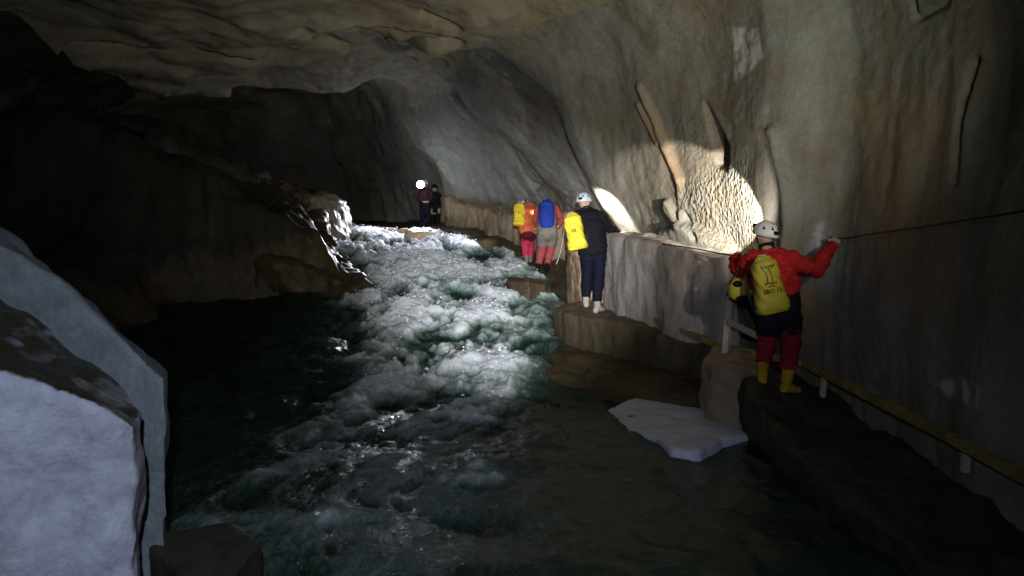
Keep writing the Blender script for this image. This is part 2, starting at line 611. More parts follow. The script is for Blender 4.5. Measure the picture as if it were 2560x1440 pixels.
N0 = grid_normals(P0)
cen = P0.mean(1)[:, None, :]
if ((cen - P0) * N0).sum(-1).mean() < 0:
    N0 = -N0
U, V = P0.shape[:2]
flat = P0.reshape(-1, 3)
wallness = (1 - sstep(NW - 60, NW + 30, np.arange(V)))[None, :] * np.ones((U, 1))
ceilness = (sstep(NW - 40, NW + 40, np.arange(V)))[None, :] * np.ones((U, 1))
big = fbm(flat, 0.33, 3).reshape(U, V)
mid = fbm(flat * np.array([1, 1, 0.7]), 1.1, 4).reshape(U, V)
flute = fbm(flat * np.array([1.0, 1.0, 0.16]), 1.9, 3).reshape(U, V)
disp = big * (0.10 + 0.16 * ceilness) + mid * (0.022 + 0.063 * ceilness) + flute * wallness * np.interp(flat[:, 1].reshape(U, V), [7.5, 8.6, 12, 13, 18, 26], [0.04, 0.018, 0.018, 0.03, 0.05, 0.08])
fine = fbm(flat, 6.0, 3).reshape(U, V)
disp += fine * (0.008 + 0.014 * sstep(12, 14, flat[:, 1].reshape(U, V)))
# bedding steps in the roof
warp = fbm(flat * np.array([0.5, 1, 1]), 0.7, 3).reshape(U, V)
bedc = flat[:, 1].reshape(U, V) + 0.18 * flat[:, 0].reshape(U, V) + 0.9 * warp
lft = sstep(0.3, -1.2, flat[:, 0].reshape(U, V) + 0.4 * warp)
for y0, hgt in ((11.2, 0.16), (12.6, 0.30), (13.5, 0.22), (17.6, 0.30), (9.6, 0.10)):
    disp += ceilness * lft * hgt * (sstep(y0 - 2.6, y0 - 0.3, bedc) * (1 - sstep(y0, y0 + 0.07, bedc)))

# surface coordinates in metres (arc lengths) and pixel look-up of features
au = np.concatenate([np.zeros((1, V)), np.cumsum(np.linalg.norm(np.diff(P0, axis=0), axis=2), axis=0)], 0)
av = np.concatenate([np.zeros((U, 1)), np.cumsum(np.linalg.norm(np.diff(P0, axis=1), axis=2), axis=1)], 1)
PB = P0 + N0 * disp[..., None]
pxx, pyy = project(PB.reshape(-1, 3))
pxx, pyy = pxx.reshape(U, V), pyy.reshape(U, V)
vis = (PB[..., 1] > 1.0)


def on_wall(px, py):
    d2 = (pxx - px) ** 2 + (pyy - py) ** 2
    d2 = np.where(vis, d2, 1e9)
    m = d2.min()
    cand = d2 < max(m * 1.5, 14 ** 2)
    dep = np.where(cand, PB[..., 1], 1e9)
    near = dep.min()
    d2 = np.where(cand & (PB[..., 1] < near + 0.6), d2, 1e9)
    return np.unravel_index(np.argmin(d2), d2.shape)


def surf_pts(pix):
    return [on_wall(*p) for p in pix]


def seg_dist(pix):
    """distance (m) on the rock to a polyline through the given spots, and signed side"""
    idx = surf_pts(pix)
    q = np.array([PB[i] for i in idx])
    best = np.full((U, V), 1e9)
    for k in range(len(q) - 1):
        ab = q[k + 1] - q[k]
        L = (ab ** 2).sum() + 1e-9
        t = np.clip(((PB - q[k]) @ ab) / L, 0, 1)
        dd = np.linalg.norm(PB - (q[k] + t[..., None] * ab), axis=2)
        best = np.minimum(best, dd)
    return best


def poly_mask(pix, soft):
    """smooth inside mask of an outline traced on the rock face, in surface metres"""
    idx = surf_pts(pix)
    q = np.array([(au[i], av[i]) for i in idx])
    lo, hi = q.min(0) - 1, q.max(0) + 1
    sel = (au > lo[0]) & (au < hi[0]) & (av > lo[1]) & (av < hi[1])
    X, Yv = au[sel], av[sel]
    ins = np.zeros(len(X), bool)
    dist = np.full(len(X), 1e9)
    for k in range(len(q)):
        x1, y1 = q[k]
        x2, y2 = q[(k + 1) % len(q)]
        cr = ((y1 > Yv) != (y2 > Yv)) & (X < (x2 - x1) * (Yv - y1) / (y2 - y1 + 1e-12) + x1)
        ins ^= cr
        L = (x2 - x1) ** 2 + (y2 - y1) ** 2 + 1e-9
        t = np.clip(((X - x1) * (x2 - x1) + (Yv - y1) * (y2 - y1)) / L, 0, 1)
        dist = np.minimum(dist, np.hypot(X - x1 - t * (x2 - x1), Yv - y1 - t * (y2 - y1)))
    sd = np.where(ins, dist, -dist)
    out = np.zeros((U, V))
    out[sel] = sstep(-soft, soft, sd)
    return out


feat = np.zeros((U, V))
# scoured niche beside the near caver
niche = poly_mask([(1602, 215), (1650, 330), (1700, 455), (1712, 520), (1745, 575), (1860, 640), (1962, 640), (1960, 520), (1932, 350), (1850, 330), (1770, 250), (1690, 215)], 0.07)
feat -= 0.03 * niche
ridge = seg_dist([(1598, 215), (1650, 335), (1700, 460), (1708, 560)])
feat += 0.07 * np.exp(-(ridge / 0.05) ** 2)
ridge2 = seg_dist([(1935, 330), (1958, 470), (1968, 560), (1960, 640)])
feat += 0.10 * np.exp(-(ridge2 / 0.06) ** 2)
leaf = poly_mask([(1760, 262), (1785, 300), (1815, 370), (1812, 425), (1790, 415), (1775, 350)], 0.03)
feat -= 0.30 * leaf
leaf2 = poly_mask([(1664, 498), (1674, 500), (1700, 545), (1712, 562), (1690, 555), (1668, 525)], 0.02)
feat += 0.09 * leaf2
ledge = poly_mask([(1655, 575), (1720, 560), (1830, 610), (1850, 640), (1700, 640)], 0.05)
feat += 0.14 * ledge
# joints and seams
for pix, dep, wd in (
        ([(1095, 195), (1140, 245), (1180, 292), (1250, 350), (1300, 420), (1330, 470), (1400, 505)], 0.34, 0.10),
        ([(2440, 150), (2405, 250), (2395, 340), (2388, 460)], 0.09, 0.030),
        ([(2283, -10), (2290, 45), (2340, 25), (2370, 10)], 0.06, 0.03),
        ([(1245, 190), (1275, 205), (1290, 235)], 0.08, 0.05),
        ([(1705, 455), (1703, 520), (1730, 565), (1760, 590)], 0.07, 0.03),
        ([(820, 115), (920, 130), (1050, 120), (1130, 118)], 0.55, 0.13),
        ([(760, 85), (900, 140), (1040, 165), (1100, 160)], 0.4, 0.10),
        ([(1060, 40), (1110, 60), (1140, 75)], 0.25, 0.07)):
    dd = seg_dist(pix)
    feat -= dep * np.exp(-(dd / wd) ** 2)
for pix, hgt, wd in (
        ([(1203, 320), (1210, 380), (1222, 440)], 0.10, 0.07),
        ([(1235, 405), (1232, 440)], 0.08, 0.06),
        ([(1098, 404), (1112, 432), (1140, 458)], 0.12, 0.09),
        ([(1190, 305), (1260, 370), (1290, 410)], 0.10, 0.07),
        ([(1595, 258), (1625, 320), (1645, 360)], 0.05, 0.03)):
    dd = seg_dist(pix)
    feat += hgt * np.exp(-(dd / wd) ** 2)
PF = PB + N0 * feat[..., None]
scal = np.clip(0.05 + 0.9 * poly_mask([(1690, 480), (1790, 410), (1860, 400), (1940, 640), (1860, 640), (1745, 580)], .22) + 0.25 * poly_mask([(1660, 290), (1775, 290), (1790, 395), (1700, 400)], .08), 0, 1) * wallness
pale = np.zeros((U, V))
for pix in ([(2040, 565), (2060, 555), (2070, 580), (2058, 605), (2062, 632), (2030, 632), (2028, 600)],
            [(1835, 70), (1895, 70), (1905, 140), (1870, 190), (1835, 200)],
            [(2335, 960), (2400, 945), (2450, 965), (2440, 1020), (2380, 1000)]):
    pale = np.maximum(pale, poly_mask(pix, 0.03) * 0.8)
pale *= np.clip(0.5 + 1.6 * fbm((PF * np.array([1, 1, 0.6])).reshape(-1, 3), 9, 3).reshape(U, V) + 0.3, 0, 1)
och = np.zeros((U, V))
for pix, k in (([(2120, 250), (2330, 200), (2380, 420), (2380, 760), (2240, 780), (2170, 500)], 0.30),
               ([(1985, 700), (2040, 730), (2060, 800), (2020, 900), (1985, 860)], 0.6),
               ([(1590, 210), (1660, 330), (1710, 460), (1690, 460), (1620, 330)], 0.5)):
    och = np.maximum(och, poly_mask(pix, 0.12) * k)

hole_shade = poly_mask([(1760, 262), (1785, 300), (1815, 370), (1812, 425), (1790, 415), (1775, 350)], 0.03)  # leaf hole made darker in colour, its shade painted in as dirt brown
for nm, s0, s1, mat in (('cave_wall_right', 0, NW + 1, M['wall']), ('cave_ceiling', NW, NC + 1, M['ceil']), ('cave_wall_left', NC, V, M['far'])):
    me = grid_mesh(nm, PF[:, s0:s1])
    fattr(me, 'scallop', scal[:, s0:s1])
    fattr(me, 'pale', pale[:, s0:s1])
    fattr(me, 'ochre', och[:, s0:s1])
    fattr(me, 'hole_shade', hole_shade[:, s0:s1])
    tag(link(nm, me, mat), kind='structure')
# the passage closes round a bend behind and ahead
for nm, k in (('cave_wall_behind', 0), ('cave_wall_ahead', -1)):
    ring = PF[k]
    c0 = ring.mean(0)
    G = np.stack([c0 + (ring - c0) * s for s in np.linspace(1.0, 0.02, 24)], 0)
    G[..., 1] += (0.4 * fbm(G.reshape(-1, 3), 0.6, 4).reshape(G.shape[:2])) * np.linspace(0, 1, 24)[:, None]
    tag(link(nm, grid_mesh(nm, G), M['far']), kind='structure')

# ------------------------------------------------------------------ river bed, banks
wy = np.array([-8, 5, 8.0, 9.5, 11, 12, 14, 16, 18, 20, 21.5, 24, 30, 42.0])
wz = np.array([-2.28, -2.25, -2.2, -2.1, -1.90, -1.74, -1.42, -1.12, -0.82, -0.60, -0.46, -0.44, -0.4, -0.4])


def zw(y):
    return np.interp(y, wy, wz)


XR_y = np.array([-6, 4, 7, 8.0, 8.8, 9.6, 10.6, 12, 14, 16, 18, 20, 21.5, 23, 26, 30, 40.0])
XR_x = np.array([2.4, 2.4, 2.3, 2.0, 1.0, 0.35, 0.55, 0.75, 0.75, 0.35, -0.4, -1.6, -2.6, -3.4, -5.0, -8, -20.0])
XL_y = np.array([-6, 3, 6, 10, 13.2, 13.9, 16, 18, 20, 22, 26, 30, 40.0])
XL_x = np.array([-2.6, -3.2, -5.5, -6.5, -6.0, -3.2, -4.1, -4.8, -5.5, -6.2, -9, -13, -24.0])
gx = np.arange(-16, 4.01, 0.07)
gy = np.concatenate([np.arange(-6, 6, 0.12), np.arange(6, 26, 0.07), np.arange(26, 40.1, 0.3)])
GX, GY = np.meshgrid(gx, gy, indexing='ij')
gsel = np.stack([GX, GY, 0 * GX], -1).reshape(-1, 3)
n1 = fbm(gsel, 0.8, 5).reshape(GX.shape)
n2 = fbm(gsel, 2.6, 4).reshape(GX.shape)
xr, xl = np.interp(GY, XR_y, XR_x), np.interp(GY, XL_y, XL_x)
dr = GX - xr + 0.25 * n1
dl = xl - GX + 0.3 * n1
zg = zw(GY) - 0.45
zg += sstep(-0.5, 0.25, dr) * 0.46 + np.clip(dr, 0, 3) * 0.10
blk = fbm(np.floor(gsel * 0.9 + 0.35 * fbm(gsel, 0.5, 2)[:, None]), 0.77, 2).reshape(GX.shape)
rise = np.interp(GY, [4, 9, 13, 14, 20, 26], [0.3, 0.4, 0.5, 1.0, 1.0, 0.6])
zg += sstep(-0.35, 0.5, dl) * (0.4 + rise) + np.clip(dl, 0, 5) * np.interp(GY, [0, 10, 14, 24], [0.1, 0.25, 0.48, 0.35]) + sstep(0, 0.8, dl) * 0.22 * blk
zg += n1 * 0.07 + n2 * 0.035
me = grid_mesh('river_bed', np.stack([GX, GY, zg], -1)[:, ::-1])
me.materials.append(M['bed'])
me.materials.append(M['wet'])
rb = bpy.data.objects.new('river_bed', me)
COL.objects.link(rb)
bank = (dl > 0.3)[:, ::-1]                    # the left bank's shade is put into a blacker rock material
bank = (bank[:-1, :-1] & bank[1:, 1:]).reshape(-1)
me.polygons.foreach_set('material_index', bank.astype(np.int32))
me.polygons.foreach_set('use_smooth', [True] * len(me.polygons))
tag(rb, kind='structure')

# ------------------------------------------------------------------ the river
wxs = np.arange(-8.5, 3.0, 0.036)
wys = np.concatenate([np.arange(1.2, 6, 0.05), np.arange(6, 23, 0.034), np.arange(23, 32, 0.15)])
WX, WYY = np.meshgrid(wxs, wys, indexing='ij')
sh = WX.shape
fl = np.stack([WX, WYY, 0 * WX], -1).reshape(-1, 3)
# flow runs from the far left towards the camera: shear so that noise stretches along it
cx = np.interp(WYY, [1, 5, 9, 12, 15, 18, 21, 25, 32], [-1.3, -1.1, -0.6, -0.6, -1.2, -2.4, -3.9, -5.5, -10])
q = np.stack([(WX - cx), WYY, 0 * WX], -1).reshape(-1, 3)
foam = np.zeros(sh)
BL = [  # px, py, rx, ry (photo pixels), strength
    (900, 606, 110, 26, 1.0), (1010, 612, 120, 28, 1.0), (1100, 630, 90, 26, .7), (960, 648, 130, 26, .8), (860, 640, 60, 16, .6), (1070, 665, 110, 26, .55),
    (960, 690, 70, 26, .65), (1110, 712, 100, 28, .9), (1180, 690, 60, 20, .6), (1260, 655, 60, 22, .55), (1210, 640, 70, 20, .4), (1040, 740, 90, 26, .5),
    (1240, 752, 90, 34, 1.0), (1190, 790, 100, 30, 1.0), (1060, 792, 80, 36, .9), (970, 818, 110, 26, .7), (1120, 830, 130, 34, 1.05), (1250, 815, 100, 26, .8),
    (1340, 800, 50, 10, .6), (1080, 868, 120, 26, .7), (1210, 880, 90, 34, .95), (1010, 900, 90, 24, .45), (1110, 925, 160, 24, .7), (960, 945, 100, 26, .5),
    (860, 905, 60, 24, .35), (880, 960, 60, 24, .35), (1060, 975, 150, 20, .55), (1180, 985, 110, 22, .55), (950, 1010, 120, 26, .4), (1120, 1040, 160, 18, .5),
    (1220, 1055, 90, 20, .55), (1290, 1060, 70, 14, .5), (1020, 1070, 160, 22, .36), (1250, 1095, 50, 16, .5), (900, 1090, 140, 26, .28), (1120, 1120, 60, 12, .45),
    (690, 1090, 120, 60, .16), (700, 1215, 70, 40, .42), (660, 1180, 60, 40, .35), (1130, 1200, 140, 20, .3), (700, 1300, 260, 24, .36), (520, 1330, 120, 22, .34),
    (1190, 1170, 30, 10, .4), (1370, 1315, 40, 16, .3), (1240, 1080, 40, 12, .4), (800, 1150, 150, 30, .2), (1280, 980, 70, 20, .3), (840, 860, 90, 26, .2), (760, 1000, 90, 30, .15)]
ppx, ppy = project(np.stack([WX, WYY, zw(WYY)], -1).reshape(-1, 3))
for px, py, rx, ry, s in BL:
    c0 = WZ(px, py, -2.0)
    yy = 2.0
    for _ in range(12):                       # where that sight line meets the sloping water
        c0 = WZ(px, py, float(zw(c0.y)) if c0.y > 0 else -2.2)
    e1 = WZ(px + rx, py, c0.z)
    e2 = WZ(px, py - ry, c0.z + 0.10)
    ax = abs(e1.x - c0.x)
    ay = max(abs(e2.y - c0.y) * 0.55, 0.14)
    g = np.exp(-(((WX - c0.x) / ax) ** 2 + ((WYY - c0.y) / ay) ** 2))
    foam += s * g
FY = [3, 6, 7, 8, 9, 10, 12, 14, 16, 18, 20, 21.6, 22.4]
fcx = np.interp(WYY, FY, [-1.3, -1.2, -1.0, -.9, -.9, -.95, -.95, -1.35, -1.85, -2.65, -3.6, -4.3, -4.7])
fw_ = np.interp(WYY, FY, [1.5, 1.5, 1.5, 1.35, 1.2, 1.2, 1.65, 1.9, 2.1, 2.1, 1.95, 1.8, 1.7])
fA = np.interp(WYY, FY, [.14, .20, .27, .38, .50, .66, .88, .78, .85, 1.0, 1.25, 1.3, .2])
st = fbm(q * np.array([1.0, 0.48, 1]) + 0.25 * fbm(q, 1.3, 2)[:, None], 1.25, 6, 0.6).reshape(sh)
base = fA * np.exp(-np.abs((WX - fcx) / fw_) ** 3)
foam = 0.95 * base + 0.62 * foam
foam = 1.2 * foam / (1 + 0.35 * foam)
P3_ = (q + 0.18 * np.stack([fbm(q, 1.7, 2), fbm(q + 31, 1.7, 2), 0 * q[:, 0]], 1)) * np.array([1.0, 0.55, 1])
bil = (np.abs(pn(P3_ * 2.3)) + 0.5 * np.abs(pn(P3_ * 4.9 + 9)) + 0.18 * np.abs(pn(P3_ * 11 + 4))).reshape(sh) * 1.5
fi = fbm(q, 11.0, 3, 0.6).reshape(sh)
lace = fbm(q * np.array([1.0, 0.35, 1]) + 0.3 * fbm(q + 7, 1.1, 2)[:, None], 3.2, 4, 0.6, ridge=True).reshape(sh)
fm = np.clip(foam * (0.52 + 1.15 * st + 0.22 * bil + 0.26 * lace) + 0.06 * fi * sstep(0.05, 0.4, foam), 0, 1.6)
rough = np.interp(WYY, [3, 7, 9, 12, 18, 21.5, 24], [0.25, 0.35, 0.8, 1.0, 1.0, 0.8, 0.2])
zwat = zw(WYY) + rough * (0.13 * fbm(q * np.array([0.7, 1.0, 1]), 0.75, 3).reshape(sh)) + 0.06 * st * (0.3 + rough)
zwat += sstep(0.15, 0.9, fm) * (0.03 + 0.05 * bil + 0.018 * lace) * np.clip(rough + 0.1, 0, 1)
zwat += 0.007 * fi * (0.35 + rough)
# hold the surface down against the banks
inside = sstep(-0.2, 0.25, np.interp(WYY, XR_y, XR_x) + 0.3 - WX) * sstep(-0.2, 0.25, WX - np.interp(WYY, XL_y, XL_x) + 0.3)
zwat = zw(WYY) - 0.05 + (zwat - zw(WYY) + 0.05) * (0.25 + 0.75 * inside)
me = grid_mesh('river', np.stack([WX, WYY, zwat], -1)[:, ::-1])
fattr(me, 'foam', (fm * (0.15 + 0.85 * inside))[:, ::-1])
t = NT('river_water')
p = t.pos()
fo = t.attr('foam')
ns = t.noise(13, 7, 0.72, t.pos(1.25, 0.45, 1.0), 1.0)
ff = t.math('ADD', fo, t.math('MULTIPLY', t.math('SUBTRACT', ns, 0.5), 0.8))
col = t.ramp(ff, [(0.06, (0.009, 0.026, 0.018)), (0.26, (0.05, 0.085, 0.070)), (0.52, (0.24, 0.30, 0.29)), (0.86, (0.68, 0.72, 0.77))])
rg = t.ramp(ff, [(0.14, (0.08,) * 3), (0.34, (0.7,) * 3)])
sl_ = t.ramp(ff, [(0.14, (0.30,) * 3), (0.34, (0.08,) * 3)])
b = t.bump(t.noise(9, 5, 0.6, p, 0.5), 0.5, 0.03)
b = t.bump(t.noise(40, 4, 0.7, p), 0.5, 0.010, b)
M['water'] = t.set(Base_Color=col, Roughness=rg, Normal=b, Specular_IOR_Level=sl_, IOR=1.33)
tag(link('river', me, M['water']), kind='structure')

# flying drops and foam tufts over the rapids: one uncountable mass
rs = np.random.RandomState(5)
prob = (np.clip(fm - 0.55, 0, 1) * (WYY < 22.5)).reshape(-1)
pick = rs.choice(len(prob), 2600, p=prob / prob.sum())
ico = bmesh.new()
bmesh.ops.create_icosphere(ico, subdivisions=1, radius=1.0)
iv = np.array([v.co[:] for v in ico.verts])
ifc = [[v.index for v in f.verts] for f in ico.faces]
ico.free()
allv, allf = [], []
for k, i in enumerate(pick):
    r = 0.006 + 0.018 * rs.rand() ** 3
    c0 = np.array([WX.reshape(-1)[i], WYY.reshape(-1)[i], zwat.reshape(-1)[i]]) + np.array([rs.normal() * 0.02, rs.normal() * 0.02, abs(rs.normal()) * 0.035 - 0.005])
    vv = iv * (1 + 0.3 * rs.normal(size=(len(iv), 1))) * r * np.array([1.1, 1.1, 0.8]) + c0
    allf += [[x + len(iv) * k for x in f] for f in ifc]
    allv.append(vv)
M['foamdrop'] = NT('white_foam').set(Base_Color=(0.78, 0.80, 0.84), Roughness=0.5)
sp = link('spray', np_mesh('spray', np.concatenate(allv), allf), M['foamdrop'])
tag(sp, 'white flecks of foam and spray flying over the rapids', 'spray', kind='stuff')


# ------------------------------------------------------------------ rocks
def rock(name, foot, zb, mat, label, voxel=0.04, smooth=6, n_big=0.06, n_fine=0.02, taper=1.0, cat='boulder', seed=0.0, zstretch=1.0, group=None, freq=1.3):
    """foot: list of (x,y,ztop); prism with uneven top, worn and pitted"""
    bm = bmesh.new()
    cxm = sum(p[0] for p in foot) / len(foot)
    cym = sum(p[1] for p in foot) / len(foot)
    top = [bm.verts.new(p) for p in foot]
    bot = [bm.verts.new((cxm + (p[0] - cxm) * taper, cym + (p[1] - cym) * taper, zb)) for p in foot]
    n = len(foot)
    bm.faces.new(top)
    bm.faces.new(bot[::-1])
    for i in range(n):
        bm.faces.new((top[i], bot[i], bot[(i + 1) % n], top[(i + 1) % n]))
    bmesh.ops.triangulate(bm, faces=bm.faces)
    me = bm_mesh(bm)
    me = remesh(me, voxel, smooth)
    co, no = get_co(me), get_no(me)
    q_ = co * np.array([1, 1, zstretch]) + seed
    co = co + no * (n_big * fbm(q_, freq, 3) + n_fine * fbm(q_, 5.0, 4))[:, None]
    base = np.array([cxm, cym, zb])
    set_co(me, co - base)
    o = link(name, me, mat)
    o.location = base
    tag(o, label, cat, group)
    return o


def wz_foot(*pp):
    return [(v.x, v.y, v.z) for v in pp]


# long pale block between the navy caver and the red caver
rock('boulder', [(1.38, 11.15, -0.27), (1.62, 10.3, -0.33), (2.05, 9.4, -0.40), (2.55, 8.72, -0.47), (2.72, 8.75, -0.44), (2.55, 9.4, -0.38), (2.1, 10.45, -0.30), (1.72, 11.35, -0.25)], -1.75, M['pale'],
     'long pale pinkish limestone block against the wall, waist high, between navy and red cavers', 0.032, 5, 0.07, 0.018, 1.02, zstretch=0.45)
# lower step the navy caver stands on
rock('boulder', [(0.62, 11.25, -1.42), (0.78, 10.75, -1.42), (1.22, 10.25, -1.44), (1.75, 9.55, -1.52), (2.42, 8.85, -1.60), (2.9, 9.0, -1.58), (2.3, 10.3, -1.40), (1.7, 11.4, -1.36), (1.2, 11.8, -1.36)], -2.5, M['dark'],
     'low dark brown rock step under the feet of the navy caver', 0.035, 4, 0.05, 0.02, 0.97, zstretch=0.5, seed=3.1)
# squared block in the water by the red caver's boots
rock('boulder', [(2.12, 8.05, -1.57), (2.14, 7.62, -1.62), (2.36, 7.42, -1.64), (2.62, 7.6, -1.62), (2.72, 8.2, -1.56), (2.3, 8.4, -1.52)], -2.5, M['tan'],
     'squared tan rock block rising from water beside the yellow boots', 0.026, 4, 0.11, 0.03, 1.0, zstretch=0.7, seed=5.7)
# path ledge along the wall
rock('rock_ledge', [(2.32, 7.0, -1.75), (2.45, 7.75, -1.65), (2.65, 8.2, -1.62), (3.3, 8.6, -1.76), (3.6, 7.0, -1.98), (3.6, 4.0, -2.0), (3.6, 1.0, -2.05), (2.5, 1.0, -2.1), (2.48, 4.0, -2.06), (2.38, 6.0, -1.98)], -2.9, M['wet'],
     'dark wet rock ledge running along the wall under the rail', 0.05, 4, 0.07, 0.04, 0.99, cat='ledge', seed=8.2)
# flat pale slab just awash
sl = [WZ(px, py, -2.15) for px, py in ((1520, 1022), (1600, 990), (1650, 996), (1700, 1010), (1790, 1030), (1870, 1085), (1800, 1098), (1745, 1128), (1680, 1122), (1640, 1090), (1570, 1068))]
rock('rock_slab', [(v.x, v.y, -2.155) for v in sl][::-1], -2.5, M['slab'], 'flat pale lavender rock slab just clear of the dark water', 0.022, 4, 0.025, 0.006, 1.05, cat='rock slab', seed=2.2)
# near left blocks
f1 = [W(-260, 850, 2.75), W(0, 925, 2.85), W(140, 970, 2.95), W(260, 1018, 3.0), W(345, 1066, 3.08)]
b1 = [W(362, 1030, 3.45), W(250, 915, 3.7), W(60, 775, 3.8), W(-260, 570, 3.8)]
rock('boulder', [(v.x, v.y, v.z) for v in f1 + b1][::-1], -2.6, M['grey'], 'near grey block with muddy top and pale rounded front face', 0.020, 5, 0.035, 0.012, 0.76, seed=1.4, freq=1.9)
f2 = [W(-300, 470, 3.9), W(0, 610, 3.85), W(140, 690, 3.85), W(280, 820, 3.85), W(420, 945, 3.85)]
b2 = [W(415, 925, 4.35), W(240, 770, 4.7), W(60, 600, 4.9), W(-300, 400, 4.9)]
rock('boulder', [(v.x, v.y, v.z) for v in f2 + b2][::-1], -2.6, M['grey2'], 'sloping grey block with a sharp corner just behind the muddy topped block', 0.022, 4, 0.03, 0.012, 0.88, seed=6.4, freq=1.7)
rock('boulder', [(-1.7, 3.6, -1.85), (-1.46, 3.7, -1.9), (-1.45, 4.1, -1.88), (-1.72, 4.3, -1.85), (-2.1, 4.0, -1.8)], -2.6, M['wet'], 'low dark rock at the water line below the near grey blocks', 0.026, 4, 0.03, 0.012, 1.02, seed=9.4)
# left shelf pointing into the rapids
rock('boulder', [(-5.6, 20.2, 0.15), (-4.6, 18.2, 0.02), (-4.15, 16.6, -0.30), (-3.55, 15.2, -0.75), (-2.72, 14.1, -1.22), (-2.95, 13.6, -1.30), (-4.2, 13.5, -0.85), (-5.6, 13.7, -0.45), (-6.8, 15.0, 0.1), (-7.0, 19.5, 0.6)], -2.2, M['bed'],
     'dark wet shelf of rock tapering to a lit tip in the rapids', 0.07, 5, 0.14, 0.05, 1.03, seed=4.4)
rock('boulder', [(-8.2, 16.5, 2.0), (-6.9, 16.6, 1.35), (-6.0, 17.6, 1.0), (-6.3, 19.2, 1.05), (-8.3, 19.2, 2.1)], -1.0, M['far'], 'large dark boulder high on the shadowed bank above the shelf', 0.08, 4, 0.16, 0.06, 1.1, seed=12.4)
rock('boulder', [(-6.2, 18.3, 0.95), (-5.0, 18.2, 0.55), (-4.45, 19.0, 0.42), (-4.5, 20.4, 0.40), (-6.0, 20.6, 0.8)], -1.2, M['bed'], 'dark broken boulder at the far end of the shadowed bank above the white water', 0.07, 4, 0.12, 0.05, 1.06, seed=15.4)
# far ledges on the right
rock('rock_ledge', [(-2.35, 24.5, 0.62), (-1.75, 22.8, 0.40), (-0.75, 20.4, 0.18), (0.25, 18.0, 0.02), (0.78, 16.5, -0.06), (1.7, 16.2, 0.02), (0.9, 19.6, 0.2), (-0.9, 23.5, 0.5), (-1.6, 25.0, 0.7)], -1.7, M['tan'],
     'brown rock ledge along the far wall behind the orange caver', 0.06, 4, 0.13, 0.05, 1.08, cat='ledge', zstretch=0.6, seed=7.7)
rock('boulder', [(1.25, 15.0, -0.35), (1.02, 13.6, -0.5), (0.98, 12.6, -0.62), (1.1, 11.9, -0.62), (2.0, 12.2, -0.4), (2.2, 14.0, -0.3), (1.7, 15.4, -0.2)], -1.9, M['tan'],
     'waist high brown block beside the wall past the navy caver', 0.045, 4, 0.07, 0.03, 1.05, zstretch=0.6, seed=17.1)
# small rocks in and by the water
for i, (px, py, zt, rx, ry, hb, mt, lb) in enumerate([
        (1300, 838, -1.92, .28, .30, .5, 'bed', 'small brown rock breaking the surface at the edge of the white water'),
        (1430, 770, -1.62, .42, .45, .5, 'dark', 'rounded brown rock below the step of the navy caver'),
        (985, 571, -0.36, .55, .3, .4, 'tan', 'orange brown rock rim at the top of the rapids'),
        (1045, 577, -0.40, .4, .3, .5, 'tan', 'brown stones at the feet of the far cavers'),
        (858, 568, -0.32, .16, .2, .4, 'tan', 'small reddish stone beside dark boulder at the top of the rapids'),
        (1320, 700, -1.22, .5, .55, .4, 'bed', 'low brown rock bar in the shallows in front of the rose trousers'),
        (1365, 905, -2.02, .45, .42, .4, 'bed', 'flat brown rock barely awash below the rounded rock'),
        (1560, 935, -2.02, .55, .35, .4, 'bed', 'flat dark rock in the shallows before the brown step')]):
    c0 = WZ(px, py, zt)
    ft = []
    for k in range(8):
        an = 2 * math.pi * k / 8
        rr = 0.8 + 0.4 * random.random()
        ft.append((c0.x + rx * rr * math.cos(an), c0.y + ry * rr * math.sin(an), zt + random.uniform(-.05, .05)))
    rock('rock', ft, zt - hb, M[mt], lb, 0.04 if py > 600 else 0.05, 5, 0.06, 0.025, 1.25, cat='rock', seed=20 + i * 3.3)


# ------------------------------------------------------------------ people
def lerp(a, b, t):
    return a + (b - a) * t


def hand_bm(bm, wrist, tip_dir, palm_n, thumb_dir, s=1.0, curl=0.6):
    """palm, four unequal bent fingers, thumb from the side of the palm"""
    d = Vector(tip_dir).normalized()
    n = Vector(palm_n)
    n = (n - d * n.dot(d)).normalized()
    sd = Vector(thumb_dir)
    sd = (sd - d * sd.dot(d) - n * sd.dot(n)).normalized()
    w = Vector(wrist)
    tube(bm, [w, w + d * 0.035 * s, w + d * 0.085 * s], [(0.030 * s, 0.018 * s), (0.040 * s, 0.016 * s), (0.042 * s, 0.013 * s)], side=sd, n=10)
    for k, L in enumerate((0.070, 0.078, 0.072, 0.058)):
        base = w + d * 0.088 * s + sd * (0.030 - 0.020 * k) * s
        a = d
        pts = [base]
        for j, fr in enumerate((0.45, 0.32, 0.23)):
            a = (a * math.cos(curl) + n * math.sin(curl)).normalized()
            pts.append(pts[-1] + a * L * fr * s)
        tube(bm, pts, [0.0095 * s, 0.009 * s, 0.0085 * s, 0.007 * s], n=7)
    tb = w + d * 0.030 * s + sd * 0.034 * s
    t1 = tb + (sd * 0.7 + d * 0.6 + n * 0.2).normalized() * 0.036 * s
    t2 = t1 + (sd * 0.2 + d * 0.8 + n * 0.5).normalized() * 0.030 * s
    tube(bm, [tb, t1, t2], [0.013 * s, 0.011 * s, 0.008 * s], n=7)


